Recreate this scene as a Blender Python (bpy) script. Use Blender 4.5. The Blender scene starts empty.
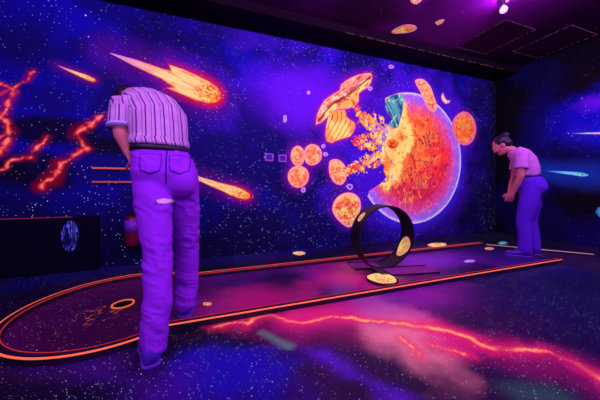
import bpy, bmesh, math, random
import numpy as np
from mathutils import Vector, Matrix

random.seed(5)
C = bpy.context.scene.collection
SC = bpy.context.scene

# ----------------------------------------------------------------------------
# Survey: metres.  X runs along the mural wall, Y into it, Z up.  The room was
# measured from the photograph by intersecting sight lines with its known planes.
# ----------------------------------------------------------------------------
EYE, FPX, HZ = .85, 250., 186.
CA, SA = 250 / math.hypot(250, 89), 89 / math.hypot(250, 89)
WY, WX, CZ = 3.14, 4.96, 2.88           # mural wall, right wall, ceiling
XL, YB = -2.6, -2.2                     # left wall, wall behind the viewer

def sight(u, v):
    l = (u - 300) / FPX
    return SA + CA * l, CA - SA * l, (HZ - v) / FPX
def on_y(u, v, Y=WY):
    x, y, z = sight(u, v); t = Y / y
    return Vector((x * t, Y, EYE + z * t))
def on_x(u, v, X=WX):
    x, y, z = sight(u, v); t = X / x
    return Vector((X, y * t, EYE + z * t))
def on_z(u, v, Z=0.):
    x, y, z = sight(u, v); t = (Z - EYE) / z
    return Vector((x * t, y * t, Z))

# ---------------------------------------------------------------- colour helpers
def lin(r, g, b):
    f = lambda c: (c / 255 / 12.92) if c <= 10 else ((c / 255 + .055) / 1.055) ** 2.4
    return np.array([f(r), f(g), f(b)])
UV = np.array([.70, .27, .90])          # colour of the violet lamps
GLOW = .6                               # how strongly fluorescent paint re-emits
def pig(r, g, b):                       # plain pigment
    return np.clip(lin(r, g, b) / UV, 0, .95)
def neon(r, g, b):                      # fluorescent pigment
    return np.clip(lin(r, g, b) / (UV + GLOW), 0, 1)

# ---------------------------------------------------------------- numpy noise
def _hash(ix, iy, seed):
    n = (ix.astype(np.int64) * 374761393 + iy.astype(np.int64) * 668265263 + seed * 974711) & 0x7fffffff
    n = ((n ^ (n >> 13)) * 1274126177) & 0x7fffffff
    n = ((n ^ (n >> 16)) * 2246822519) & 0x7fffffff
    return ((n ^ (n >> 15)) & 0xffff) / 65535.
def vnoise(x, y, seed=0):
    ix, iy = np.floor(x), np.floor(y)
    fx, fy = x - ix, y - iy
    fx, fy = fx * fx * (3 - 2 * fx), fy * fy * (3 - 2 * fy)
    a, b = _hash(ix, iy, seed), _hash(ix + 1, iy, seed)
    c, d = _hash(ix, iy + 1, seed), _hash(ix + 1, iy + 1, seed)
    return (a * (1 - fx) + b * fx) * (1 - fy) + (c * (1 - fx) + d * fx) * fy
def fbm(x, y, s, oct=4, seed=0):
    v, a, t = 0, 1., 0
    for k in range(oct):
        v = v + a * vnoise(x * s + 17 * k, y * s + 9 * k, seed + k); t += a; a *= .5; s *= 2.03
    return v / t
def ridge(x, y, s, oct=3, seed=0):
    v, a, t = 0, 1., 0
    for k in range(oct):
        v = v + a * (1 - np.abs(2 * vnoise(x * s + 5 * k, y * s + 3 * k, seed + k) - 1)); t += a; a *= .5; s *= 2.1
    return v / t
def sstep(a, b, x):
    t = np.clip((x - a) / (b - a), 0, 1)
    return t * t * (3 - 2 * t)
def mix(a, b, t):
    t = np.asarray(t)[..., None]
    return a * (1 - t) + b * t
def seg_dist(P, pts, closed=False):
    d = np.full(len(P), 1e9); pts = np.asarray(pts, float)
    n = len(pts)
    for i in range(n if closed else n - 1):
        a, b = pts[i], pts[(i + 1) % n]
        ab = b - a
        t = np.clip(((P - a) @ ab) / max(ab @ ab, 1e-12), 0, 1)
        d = np.minimum(d, np.hypot(*(P - a - t[:, None] * ab).T))
    return d
def inside(P, pts):
    pts = np.asarray(pts, float); r = np.zeros(len(P), bool); n = len(pts)
    x, y = P.T
    for i in range(n):
        (x0, y0), (x1, y1) = pts[i], pts[(i + 1) % n]
        if y0 == y1: continue
        c = ((y0 > y) != (y1 > y)) & (x < (x1 - x0) * (y - y0) / (y1 - y0) + x0)
        r ^= c
    return r

# ---------------------------------------------------------------- object helpers
def tag(o, label=None, cat=None, group=None, kind=None):
    if label: o['label'] = label
    if cat: o['category'] = cat
    if group: o['group'] = group
    if kind: o['kind'] = kind
    return o
def thing(name, label, cat, loc=(0, 0, 0), group=None):
    o = bpy.data.objects.new(name, None); C.objects.link(o)
    o.empty_display_size = .1; o.location = loc
    bpy.context.view_layer.update()
    return tag(o, label, cat, group)
def link(name, me, mat, parent=None, smooth=False, world=True):
    o = bpy.data.objects.new(name, me); C.objects.link(o)
    if mat: me.materials.append(mat)
    if smooth: me.polygons.foreach_set('use_smooth', [True] * len(me.polygons))
    if parent:
        o.parent = parent
        if world:       # mesh was built in world metres
            off = Vector(parent.location)
            q = parent.parent
            while q: off += q.location; q = q.parent
            me.transform(Matrix.Translation(-off))
    return o
def bm_obj(name, bm, mat, parent=None, smooth=False, bevel=0):
    if bevel:
        bmesh.ops.bevel(bm, geom=[e for e in bm.edges], offset=bevel, segments=2, affect='EDGES', profile=.5)
    bmesh.ops.recalc_face_normals(bm, faces=bm.faces)
    me = bpy.data.meshes.new(name); bm.to_mesh(me); bm.free()
    return link(name, me, mat, parent, smooth)
def box(bm, lo, hi):
    lo, hi = Vector(lo), Vector(hi)
    r = bmesh.ops.create_cube(bm, size=1)
    bmesh.ops.scale(bm, vec=hi - lo, verts=r['verts'])
    bmesh.ops.translate(bm, vec=(hi + lo) / 2, verts=r['verts'])
def frame_of(d):
    d = Vector(d).normalized()
    up = Vector((0, 0, 1)) if abs(d.z) < .9 else Vector((1, 0, 0))
    a = d.cross(up).normalized(); return a, a.cross(d).normalized()
def loft(bm, rings, cap=True):
    loops = [[bm.verts.new(p) for p in r] for r in rings]
    n = len(loops[0])
    for A, B in zip(loops, loops[1:]):
        for i in range(n):
            bm.faces.new((A[i], A[(i + 1) % n], B[(i + 1) % n], B[i]))
    if cap:
        bm.faces.new(loops[0][::-1]); bm.faces.new(loops[-1])
def tube(bm, pts, rad, n=12, round_ends=True):
    pts = [Vector(p) for p in pts]
    if not hasattr(rad, '__len__'): rad = [rad] * len(pts)
    rings = []
    fr = [frame_of(pts[1] - pts[0])[0]]
    def ring(c, d, r):
        a = fr[0] - d * fr[0].dot(d)
        a.normalize(); fr[0] = a; b = a.cross(d)
        return [c + a * (r * math.cos(t)) + b * (r * math.sin(t)) for t in (2 * math.pi * k / n for k in range(n))]
    m = len(pts)
    for i in range(m):
        d = (pts[min(i + 1, m - 1)] - pts[max(i - 1, 0)]).normalized()
        if round_ends and i == 0:
            for t in (80, 50, 25): 
                rings.append(ring(pts[0] - d * rad[0] * math.sin(math.radians(t)), d, rad[0] * math.cos(math.radians(t))))
        rings.append(ring(pts[i], d, rad[i]))
        if round_ends and i == m - 1:
            for t in (25, 50, 80):
                rings.append(ring(pts[i] + d * rad[i] * math.sin(math.radians(t)), d, rad[i] * math.cos(math.radians(t))))
    loft(bm, rings)
def ell(bm, c, r, M=None, seg=20):
    """ellipsoid of radii r about c, axes turned by the 3x3 matrix M"""
    res = bmesh.ops.create_uvsphere(bm, u_segments=seg, v_segments=seg // 2 + 2, radius=1)
    T = Matrix.Diagonal((*r, 1))
    if M is not None: T = M.to_4x4() @ T
    T = Matrix.Translation(c) @ T
    bmesh.ops.transform(bm, matrix=T, verts=res['verts'])
def sect(c, a, b, n=24, pw=2.0):
    """super-elliptic cross-section about c with half axes a and b (vectors)"""
    out = []
    for k in range(n):
        t = 2 * math.pi * k / n
        ct, st = math.cos(t), math.sin(t)
        out.append(Vector(c) + Vector(a) * math.copysign(abs(ct) ** (2 / pw), ct) + Vector(b) * math.copysign(abs(st) ** (2 / pw), st))
    return out
def grow(bm, voxel=.006, smooth=6):
    """fuse overlapping closed pieces into one continuous skin"""
    bmesh.ops.recalc_face_normals(bm, faces=bm.faces)
    me = bpy.data.meshes.new('tmp'); bm.to_mesh(me); bm.free()
    o = bpy.data.objects.new('tmp', me); C.objects.link(o)
    md = o.modifiers.new('r', 'REMESH'); md.mode = 'VOXEL'; md.voxel_size = voxel
    dg = bpy.context.evaluated_depsgraph_get()
    out = bpy.data.meshes.new_from_object(o.evaluated_get(dg))
    bpy.data.objects.remove(o); bpy.data.meshes.remove(me)
    b2 = bmesh.new(); b2.from_mesh(out)
    for _ in range(smooth):
        bmesh.ops.smooth_vert(b2, verts=b2.verts, factor=.5, use_axis_x=True, use_axis_y=True, use_axis_z=True)
    b2.to_mesh(out); b2.free()
    return out

# ---------------------------------------------------------------- materials
class Mat:
    def __init__(s, name):
        s.m = bpy.data.materials.new(name); s.m.use_nodes = True
        s.t = s.m.node_tree; s.n = s.t.nodes; s.l = s.t.links
        s.b = s.n['Principled BSDF']
    def new(s, kind, **kw):
        nd = s.n.new(kind)
        for k, v in kw.items():
            if k in nd.inputs.keys(): s.put(nd.inputs[k], v)
            else: setattr(nd, k, v)
        return nd
    def put(s, sock, v):
        if isinstance(v, bpy.types.NodeSocket): s.l.new(v, sock)
        elif sock.type == 'RGBA': sock.default_value = (*[float(q) for q in v][:3], 1)
        else: sock.default_value = v
    def math(s, op, a, b=0., c=0., clamp=False):
        nd = s.n.new('ShaderNodeMath'); nd.operation = op; nd.use_clamp = clamp
        for i, v in enumerate((a, b, c)): s.put(nd.inputs[i], v)
        return nd.outputs[0]
    def mixc(s, f, a, b, blend='MIX'):
        nd = s.n.new('ShaderNodeMix'); nd.data_type = 'RGBA'; nd.blend_type = blend
        s.put(nd.inputs['Factor'], f); s.put(nd.inputs['A'], a); s.put(nd.inputs['B'], b)
        return nd.outputs['Result']
    def coords(s):
        return s.new('ShaderNodeTexCoord').outputs['Object']
    def noise(s, scale, detail=3., rough=.55, vec=None):
        nd = s.new('ShaderNodeTexNoise', Scale=scale, Detail=detail, Roughness=rough)
        s.l.new(vec or s.coords(), nd.inputs['Vector'])
        return nd.outputs['Fac']
    def attr(s, name):
        return s.new('ShaderNodeAttribute', attribute_name=name)
    def stars(s, layers, vec=None):
        """painted specks: sum of sparse voronoi dots -> factor"""
        vec = vec or s.coords(); tot = None
        for scale, size, thr, gain in layers:
            v = s.new('ShaderNodeTexVoronoi', Scale=scale, Randomness=1.)
            s.l.new(vec, v.inputs['Vector'])
            sep = s.new('ShaderNodeSeparateColor'); s.l.new(v.outputs['Color'], sep.inputs[0])
            pick = s.math('GREATER_THAN', sep.outputs[0], thr)
            rad = s.math('MULTIPLY_ADD', sep.outputs[1], size * .6, size * .5)
            dot = s.math('LESS_THAN', v.outputs['Distance'], rad)
            k = s.math('MULTIPLY', s.math('MULTIPLY', dot, pick), s.math('MULTIPLY_ADD', sep.outputs[2], gain * .7, gain * .3))
            tot = k if tot is None else s.math('ADD', tot, k)
        return tot
    def done(s, base=None, rough=.6, spec=.3, emit=None, k=0., bump=None, bstr=.3, metal=0.):
        if base is not None: s.put(s.b.inputs['Base Color'], base)
        s.b.inputs['Roughness'].default_value = rough
        s.b.inputs['Specular IOR Level'].default_value = spec
        s.b.inputs['Metallic'].default_value = metal
        if emit is not None:
            s.put(s.b.inputs['Emission Color'], emit); s.put(s.b.inputs['Emission Strength'], k)
        if bump is not None:
            bn = s.new('ShaderNodeBump', Strength=bstr, Distance=.01)
            s.l.new(bump, bn.inputs['Height']); s.l.new(bn.outputs[0], s.b.inputs['Normal'])
        return s.m

def plain(name, col, rough=.6, spec=.3, var=.15, scale=30., bstr=.1, metal=0.):
    a = Mat(name)
    n = a.noise(scale)
    c = a.mixc(n, [q * (1 - var) for q in col], [min(1, q * (1 + var)) for q in col])
    return a.done(c, rough, spec, bump=n, bstr=bstr, metal=metal)
def neonmat(name, col, k=GLOW, rough=.5, core=None):
    a = Mat(name)
    n = a.noise(40.)
    c = a.mixc(n, [q * .85 for q in col], [min(1, q * 1.1) for q in col])
    return a.done(c, rough, .2, emit=c, k=k)
def paintmat(name, k=GLOW, speck=None, rough=.7, grain=0.):
    """fluorescent paint: colours of the picture sit in the colour layer 'paint'"""
    a = Mat(name)
    c = a.attr('paint').outputs['Color']
    if grain:
        n = a.noise(60., 4., .65)
        g = a.math('MULTIPLY_ADD', n, grain * 2, 1 - grain)
        nd = a.new('ShaderNodeVectorMath', operation='SCALE'); a.l.new(c, nd.inputs[0]); a.l.new(g, nd.inputs['Scale'])
        c = nd.outputs[0]
    return a.done(c, rough, .15, emit=c, k=k)

def sky_paint(name, layers, star_col, rough, spec, k_star, bstr=0., fiber=False):
    """matt space scenery: base colour layer plus speckled stars; layer 'lum' marks fluorescent veins"""
    a = Mat(name)
    c = a.attr('paint').outputs['Color']
    lum = a.attr('lum').outputs['Color']
    st = a.stars(layers)
    den = a.attr('dens').outputs['Fac']
    st = a.math('MULTIPLY', st, den, clamp=True)
    base = a.mixc(st, c, star_col)
    nd = a.new('ShaderNodeVectorMath', operation='SCALE')
    col = a.new('ShaderNodeCombineColor')
    for i in range(3): col.inputs[i].default_value = float(star_col[i])
    a.l.new(col.outputs[0], nd.inputs[0]); a.l.new(a.math('MULTIPLY', st, k_star), nd.inputs['Scale'])
    add = a.new('ShaderNodeVectorMath', operation='ADD')
    a.l.new(nd.outputs[0], add.inputs[0]); a.l.new(lum, add.inputs[1])
    return a.done(base, rough, spec, emit=add.outputs[0], k=1., bump=a.noise(150.) if bstr else None, bstr=bstr)

def grid_mesh(us, vs, to_world, keep=None):
    """quad grid; to_world maps (N,2)->(N,3)"""
    nu, nv = len(us), len(vs)
    U, V = np.meshgrid(us, vs, indexing='ij')
    P = np.stack([U.ravel(), V.ravel()], 1)
    idx = np.arange(nu * nv).reshape(nu, nv)
    F = np.stack([idx[:-1, :-1], idx[1:, :-1], idx[1:, 1:], idx[:-1, 1:]], -1).reshape(-1, 4)
    if keep is not None:
        cen = P[F].mean(1)
        F = F[keep(cen)]
        used = np.unique(F); re = -np.ones(len(P), int); re[used] = np.arange(len(used))
        P, F = P[used], re[F]
    co = to_world(P)
    me = bpy.data.meshes.new('grid')
    me.vertices.add(len(co)); me.vertices.foreach_set('co', np.ascontiguousarray(co, np.float32).ravel())
    me.loops.add(F.size); me.loops.foreach_set('vertex_index', F.astype(np.int32).ravel())
    me.polygons.add(len(F)); me.polygons.foreach_set('loop_start', np.arange(0, F.size, 4, dtype=np.int32))
    me.update(calc_edges=True); me.validate()
    return me, P
def put_col(me, name, c):
    a = me.attributes.new(name, 'FLOAT_COLOR', 'POINT')
    c = np.asarray(c, np.float32)
    a.data.foreach_set('color', np.concatenate([c, np.ones((len(c), 1), np.float32)], 1).ravel())
def put_val(me, name, v):
    a = me.attributes.new(name, 'FLOAT', 'POINT')
    a.data.foreach_set('value', np.asarray(v, np.float32))

WALL = lambda P, off=0.: np.stack([P[:, 0], np.full(len(P), WY - off), P[:, 1]], 1)
RIGHT = lambda P, off=0.: np.stack([np.full(len(P), WX - off), P[:, 0], P[:, 1]], 1)
FLOOR = lambda P, off=0.: np.stack([P[:, 0], P[:, 1], np.full(len(P), off)], 1)
CEIL = lambda P, off=0.: np.stack([P[:, 0], P[:, 1], np.full(len(P), CZ - off)], 1)
def wpts(px): return np.array([(on_y(*p).x, on_y(*p).z) for p in px])
def rpts(px): return np.array([(on_x(*p).y, on_x(*p).z) for p in px])
def fpts(px, Z=0.): return np.array([on_z(*p, Z)[:2] for p in px])

def grown(pts, k):
    c = pts.mean(0); return c + (pts - c) * k
def smooth_poly(pts, it=2):
    pts = np.asarray(pts, float)
    for _ in range(it):
        n = np.roll(pts, -1, 0)
        pts = np.stack([pts * .75 + n * .25, pts * .25 + n * .75], 1).reshape(-1, 2)
    return pts
def figure(name, label, cat, poly, plane, painter, mat, res=.006, off=.004, group=None, keep=None, parent=None, flip=False, thick=.006):
    """a thin painted cut-out lying on a wall, floor or ceiling"""
    poly = np.asarray(poly)
    lo, hi = poly.min(0) - res, poly.max(0) + res
    us, vs = np.arange(lo[0], hi[0] + res, res), np.arange(lo[1], hi[1] + res, res)
    me, P = grid_mesh(us, vs, lambda P: plane(P, off), keep or (lambda c: inside(c, poly)))
    sd = seg_dist(P, poly, True)
    put_col(me, 'paint', np.clip(painter(P, sd, poly), 0, 1))
    if flip: me.flip_normals()
    o = link(name, me, mat, parent)
    cen = Vector(me.vertices[0].co) * 0
    co = np.empty(len(me.vertices) * 3, np.float32); me.vertices.foreach_get('co', co)
    cen = Vector(co.reshape(-1, 3).mean(0))
    if not parent:
        me.transform(Matrix.Translation(-cen)); o.location = cen
        tag(o, label, cat, group)
    elif label: o['label'] = label
    md = o.modifiers.new('thickness', 'SOLIDIFY'); md.thickness = thick; md.offset = -1
    return o

# ============================================================ THE SETTING
STAR_L = [(26., .085, .60, .9), (55., .11, .78, .55), (9., .04, .6, 1.3)]
# ---- mural wall: painted night sky
blue, navy, black = pig(9, 2, 178), pig(6, 2, 98), pig(3, 1, 16)
violet, purple = pig(92, 8, 222), pig(52, 6, 185)

METEORS = dict(
  big=[(108.6,52.6),(135,59.5),(150,64.5),(163,69),(171,71),(169,64.6),(182,69),(196,75),(210,82),(218,88.5),(220.5,93),(220,99.5),(216,102.6),(209,103.4),(195,100),(180,93.5),(166.5,88),(174,87.6),(162,79),(148,72.5),(135,66.5)],
  small=[(57.5,65.5),(68,69),(80,73),(88,75.5),(95,79),(95.6,81),(93,81.8),(88,80.4),(80,76.5),(68,71)],
  low=[(172.5,167.6),(187,172),(201,177),(213,180.5),(225,184),(235,186.2),(243,189.5),(250,194),(249.6,198),(246,199.6),(239,198.2),(230,195),(221,190.6),(211,186.4),(198,180.4),(185,174)],
)
METEORS_R = dict(
  teal=[(543,170.6),(556,170.9),(568,171.5),(577,172),(584,173),(588.5,174.6),(588,176.2),(582,176.6),(574,175.4),(560,173.3)],
  streak=[(568,133.3),(580,132.9),(592,132.4),(606,132),(606,134.6),(592,134.2),(580,133.9)],
)
PC, PR = np.array([3.03, 1.29]), 1.04        # planet on the mural wall

us, vs = np.arange(XL, WX + .006, .0125), np.linspace(0, CZ, 231)
me, P = grid_mesh(us, vs, WALL)
x, z = P.T
n1, n2, n3 = fbm(x, z, .9, 5, 1), fbm(x, z, 1.8, 5, 30), fbm(x, z, 4., 4, 60)
col = mix(navy, blue, sstep(.34, .62, n1 + .12 * sstep(-.5, -1.8, x) * (z > 1)))
col = mix(col, purple, .75 * sstep(.50, .72, n2) * sstep(-.6, .6, x))
d_neb = np.hypot((x - 1.25) / 1.0, (z - 2.05) / .5)                     # violet nebula left of the planet
col = mix(col, violet, .85 * sstep(1.25, .1, d_neb + .9 * (n2 - .5)))
d_pl = np.hypot(*(P - PC).T)
col = mix(col, pig(72, 6, 200), .62 * sstep(1.75, 1.0, d_pl + 1.0 * (n3 - .5)))   # violet haze painted round the planet
col = mix(col, pig(55, 25, 240), .7 * sstep(1.25, 1.03, d_pl) * sstep(-.5, .8, (x - PC[0]) - (z - PC[1])))
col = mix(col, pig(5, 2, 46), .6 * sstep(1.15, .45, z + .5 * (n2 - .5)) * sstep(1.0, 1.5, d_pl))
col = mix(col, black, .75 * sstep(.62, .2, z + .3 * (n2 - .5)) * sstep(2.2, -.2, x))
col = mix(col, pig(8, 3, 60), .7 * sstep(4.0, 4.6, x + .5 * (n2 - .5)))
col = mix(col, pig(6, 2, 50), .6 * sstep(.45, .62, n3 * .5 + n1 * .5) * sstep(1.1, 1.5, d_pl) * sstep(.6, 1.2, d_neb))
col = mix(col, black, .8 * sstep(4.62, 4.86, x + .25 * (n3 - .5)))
cl = np.minimum.reduce([np.hypot((x - a) / ra, (z - b) / rb) for a, b, ra, rb in
      ((-1.45, 1.40, .55, .16), (-1.65, 1.0, .45, .2), (-1.0, 1.28, .35, .15))])
col = mix(col, black, .9 * sstep(1.2, .5, cl + .9 * (n3 - .5)))
lum = np.zeros_like(col)
veins = [[(33,73),(27,80),(20,84),(14,90),(7,86),(0,84)],[(14,90),(12,97),(8,104),(5,111),(1,116),(6,123),(10,130),(8,140),(4,147),(-4,156)],
         [(8,90),(3,94),(-4,92)],[(-4,140),(2,136),(8,132)],
         [(104,116),(97,119),(88,127),(77,131),(75,135),(82,143),(87,148),(78,155),(69,159),(62,163),(58,172),(52,179),(46,181),(41,187)],
         [(48,136),(44,142),(36,147),(34,150)],[(31,157),(22,159),(12,160),(9,165),(7,169),(-2,172)]]
jx, jz = .05 * (fbm(x, z, 14., 3, 90) - .5), .05 * (fbm(x, z, 14., 3, 95) - .5)
Pj = P + np.stack([jx, jz], 1)
vd = np.full(len(P), 9.)
for i, v in enumerate(veins):
    vd = np.minimum(vd, seg_dist(Pj, wpts(v)) * (1.0 if i in (1, 4) else 1.4))
n4 = fbm(x, z, 22., 3, 120)
col = mix(col, pig(150, 5, 40), .7 * sstep(.085, .0, vd + .10 * (n3 - .5)))
core = sstep(.034, .004, vd + .055 * (n4 - .42))
col = mix(col, neon(250, 48, 72), core)
lum += core[:, None] * neon(255, 50, 55) * .5
hot = sstep(.014, .0, vd + .04 * (n4 - .42))
col = mix(col, neon(255, 160, 125), hot); lum += hot[:, None] * neon(255, 130, 110) * .4
# red airbrushed aura round the meteors and rocks
for k, r, a in (('big', .22, .95), ('small', .07, .5), ('low', .13, .85)):
    m = wpts(METEORS[k]); head = m[np.argmax(m[:, 0])]
    dm = np.where(inside(P, m), 0, seg_dist(P, m, True))
    w = sstep(1.1, .1, np.hypot(*(P - head).T) / (.9 if k == 'big' else .45))
    col = mix(col, pig(95, 5, 140), .5 * sstep(r * 1.4, 0, dm))
    col = mix(col, pig(215, 8, 50), a * sstep(r * .5, -.02, dm) * w)
ROCKS = {
 'a': [(291,156),(292.5,149.5),(297.5,146),(302,148.5),(304,153),(303.6,160),(302,164),(297,166),(292.5,162)],
 'b': [(305,150.5),(307.5,146.5),(312,144.8),(318,146.5),(321,152),(321,158),(318,162.5),(312,165),(307,163),(304.4,157)],
 'c': [(288.2,177),(290,170.5),(294,167.5),(299,166),(305,168.5),(308,173),(308,178),(306,183),(301.5,186.6),(295.5,187),(290.5,183)],
 'd': [(330,162),(333,160.4),(338,160.3),(342,163),(345.5,168),(346.2,174),(345,180),(341.5,184),(337,183.6),(332.5,179.5),(329.4,172)],
 'e': [(333,210),(334.5,203),(338,198),(343,194.6),(349,193.4),(355,195.4),(359,200),(360,207),(357,216),(353.5,223),(349,226.4),(343.5,223.5),(337,217.5)],
 'f': [(415.5,82),(418,80.2),(423,80.2),(427,83.5),(430.5,88),(433,96),(436.3,104.5),(434.6,110.5),(431,110.6),(427,107),(424,100),(421,92),(417.5,86.5)],
 'g': [(452,128),(453.5,121),(457.5,115.6),(463,112.6),(468.5,114),(473,119.5),(475.4,128),(474,136),(470.5,142),(465.5,144.4),(459.5,143),(455,138)],
 'slab': [(316,124.5),(317,115),(321,106),(325,100),(332,95),(340,90.5),(341,85),(345,81.5),(351,78),(358,75.2),(365,73.6),(370.6,73.2),(372,77),(370.5,82.5),(367.5,87.5),(361,91),(358.3,94),(358.5,101),(355,106),(348,108.5),(340,109),(333,110.5),(327,117),(322,122)],
 'stub': [(329,113.5),(334,110.5),(345,109.6),(346.5,117),(350,120),(354.3,122.5),(355.3,126.5),(353,132),(350,136.5),(343,138.5),(337,140.5),(331.5,143),(326.5,141),(325.4,134),(326.5,124)],
}
for k, p in ROCKS.items():
    m = wpts(p); dm = seg_dist(P, m, True)
    col = mix(col, pig(110, 6, 170), .5 * sstep(.14, 0, dm))
    col = mix(col, pig(225, 15, 70), .6 * sstep(.03, 0, dm))
put_col(me, 'paint', np.clip(col, 0, 1)); put_col(me, 'lum', lum)
dens = .35 + .75 * sstep(.38, .66, fbm(x, z, 1.5, 4, 200)) 
put_val(me, 'dens', dens)
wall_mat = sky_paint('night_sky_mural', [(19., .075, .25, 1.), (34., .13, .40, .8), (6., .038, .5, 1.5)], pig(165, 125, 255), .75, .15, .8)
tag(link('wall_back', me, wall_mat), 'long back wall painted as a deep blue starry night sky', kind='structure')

# ---- right wall
us, vs = np.concatenate([np.arange(YB, 1.5, .1), np.arange(1.5, WY + .012, .0125)]), np.linspace(0, CZ, 200)
us[-1] = WY
me, P = grid_mesh(us, vs, RIGHT)
y, z = P.T
n1, n3 = fbm(y, z, 1.6, 4, 300), fbm(y, z, 4., 4, 310)
col = mix(black, navy, .7 * sstep(.4, .75, n1))
dg = np.hypot((y - 1.62) / .95, (z - 1.78) / .52) + .5 * (n3 - .5)
col = mix(col, pig(12, 3, 190), sstep(1.15, .35, dg))
col = mix(col, pig(95, 8, 225), .9 * sstep(.5, .1, np.hypot((y - 1.78) / .7, (z - 2.0) / .35) + .5 * (n3 - .5)))
col = mix(col, pig(18, 50, 190), .7 * sstep(.28, .02, seg_dist(P, rpts([(545, 171), (590, 175)])) + .1 * (n3 - .5)))
col = mix(col, pig(30, 20, 200), .6 * sstep(.2, .0, seg_dist(P, rpts([(575, 133.3), (606, 133)]))))
put_col(me, 'paint', np.clip(col, 0, 1)); put_col(me, 'lum', col * 0)
put_val(me, 'dens', .06 + .5 * sstep(1.2, .3, dg) + .12 * n1)
me.flip_normals()
tag(link('wall_right', me, wall_mat), 'dark side wall painted with a blue nebula and thin meteors', kind='structure')

# ---- ceiling
us, vs = np.arange(XL, WX + .03, .04), np.linspace(YB, WY, 120)
us[-1] = WX
me, P = grid_mesh(us, vs, CEIL)
x, y = P.T
n1 = fbm(x, y, 1.2, 4, 400)
col = mix(pig(46, 3, 56), pig(90, 6, 120), sstep(.3, .7, n1))
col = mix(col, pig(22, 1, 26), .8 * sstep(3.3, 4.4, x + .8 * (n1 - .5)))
put_col(me, 'paint', col); put_col(me, 'lum', col * 0); put_val(me, 'dens', .3 + .6 * n1)
me.flip_normals()
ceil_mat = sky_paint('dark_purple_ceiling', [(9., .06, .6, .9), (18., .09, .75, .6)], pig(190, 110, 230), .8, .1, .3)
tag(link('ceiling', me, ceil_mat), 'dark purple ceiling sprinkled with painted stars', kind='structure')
bm = bmesh.new(); box(bm, (XL, 2.77, 2.776), (WX, WY, CZ))
bulk_mat = plain('bulkhead_black', pig(16, 1, 22), .8, .1, .3)
tag(bm_obj('trim_1', bm, bulk_mat), kind='structure')
bm = bmesh.new()
rnd = random.Random(4)
xx = 1.6
while xx < 4.5:
    w = rnd.uniform(.01, .09); box(bm, (xx, 2.765, 2.777), (xx + w, 2.772, 2.7815)); xx += w + rnd.choice((.012, .02, .05, .1))
gold_dots = neonmat('dim_gold_dots', pig(120, 62, 70), .12)
tag(bm_obj('trim_2', bm, gold_dots), kind='structure')

# ---- remaining walls
dark = plain('dark_navy_wall', pig(10, 4, 70), .8, .1, .3, 3.)
bm = bmesh.new(); box(bm, (XL - .08, YB, 0), (XL, WY, CZ)); tag(bm_obj('wall_left', bm, dark), kind='structure')
bm = bmesh.new(); box(bm, (XL, YB - .08, 0), (WX, YB, CZ)); tag(bm_obj('wall_front', bm, dark), kind='structure')

# ---- floor: printed galaxy vinyl, planet reflection painted into its pink
us = np.arange(XL, WX + .006, .0125)
vs = np.concatenate([np.arange(YB, .5, .1), np.arange(.5, WY + .006, .0115)])
vs[-1] = WY
me, P = grid_mesh(us, vs, FLOOR)
x, y = P.T
n1, n2, n3 = fbm(x, y, 1.3, 5, 500), fbm(x, y, 3.2, 5, 520), fbm(x, y, 8., 4, 540)
def near(px, r, wob=.5):
    return sstep(1., .05, seg_dist(P, fpts(px)) / r + wob * (n2 - .5))
col = mix(pig(8, 2, 36), pig(36, 3, 62), sstep(.35, .7, n1))
col = mix(col, pig(18, 5, 160), .85 * near([(205, 368), (265, 385)], .33, 1.7))
col = mix(col, pig(10, 5, 110), .8 * near([(20, 285), (150, 262), (240, 258), (330, 246)], .35, .8))
col = mix(col, pig(52, 6, 120), .7 * near([(20, 340), (90, 365), (160, 392)], .25, 1.6))
col = mix(col, pig(14, 6, 95), .7 * near([(480, 290), (560, 270)], .5, .8))
col = mix(col, pig(75, 10, 185), .75 * near([(325, 356), (350, 374), (395, 394)], .13, 1.5))
col = mix(col, pig(120, 5, 84), .85 * near([(250, 322), (300, 326), (380, 330), (470, 345), (560, 362), (610, 385)], .25, .9))
col = mix(col, pig(205, 22, 120), .85 * near([(300, 316), (350, 310), (400, 318), (440, 335)], .28, .8))
col = mix(col, pig(238, 98, 140), .85 * near([(375, 300), (398, 328), (414, 352)], .30, 1.6))  # pink patches: nebula print plus the planet's reflection painted in
col = mix(col, pig(120, 9, 150), .8 * near([(370, 300), (430, 292), (455, 288)], .42, .8))
col = mix(col, pig(90, 110, 120), .6 * near([(262, 332), (288, 346)], .05, 1.4))
col = mix(col, pig(40, 70, 80), .5 * near([(520, 392), (560, 398)], .12, 1.))
col = mix(col, pig(7, 3, 58), .85 * near([(490, 296), (560, 283), (600, 300), (600, 330)], .5, .8))
lum = np.zeros_like(col)
bolts = [([(215,327),(225,325),(238,322),(247,324),(254,319),(262,315),(276,316),(288,320),(300,323),(312,322),(324,318),(336,317),(352,318),(366,321),(384,321),(402,324),(416,326),(430,327)], 1.),
         ([(430,327),(452,331),(474,341),(492,347),(512,350),(530,351),(552,353),(570,361),(590,372),(612,388)], 1.2),
         ([(430,345),(438,347),(452,350),(462,354)], .9), ([(400,338),(412,348),(420,356)], .7)]
jj = np.stack([fbm(x, y, 16., 3, 560) - .5, fbm(x, y, 16., 3, 570) - .5], 1) * .05
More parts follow.
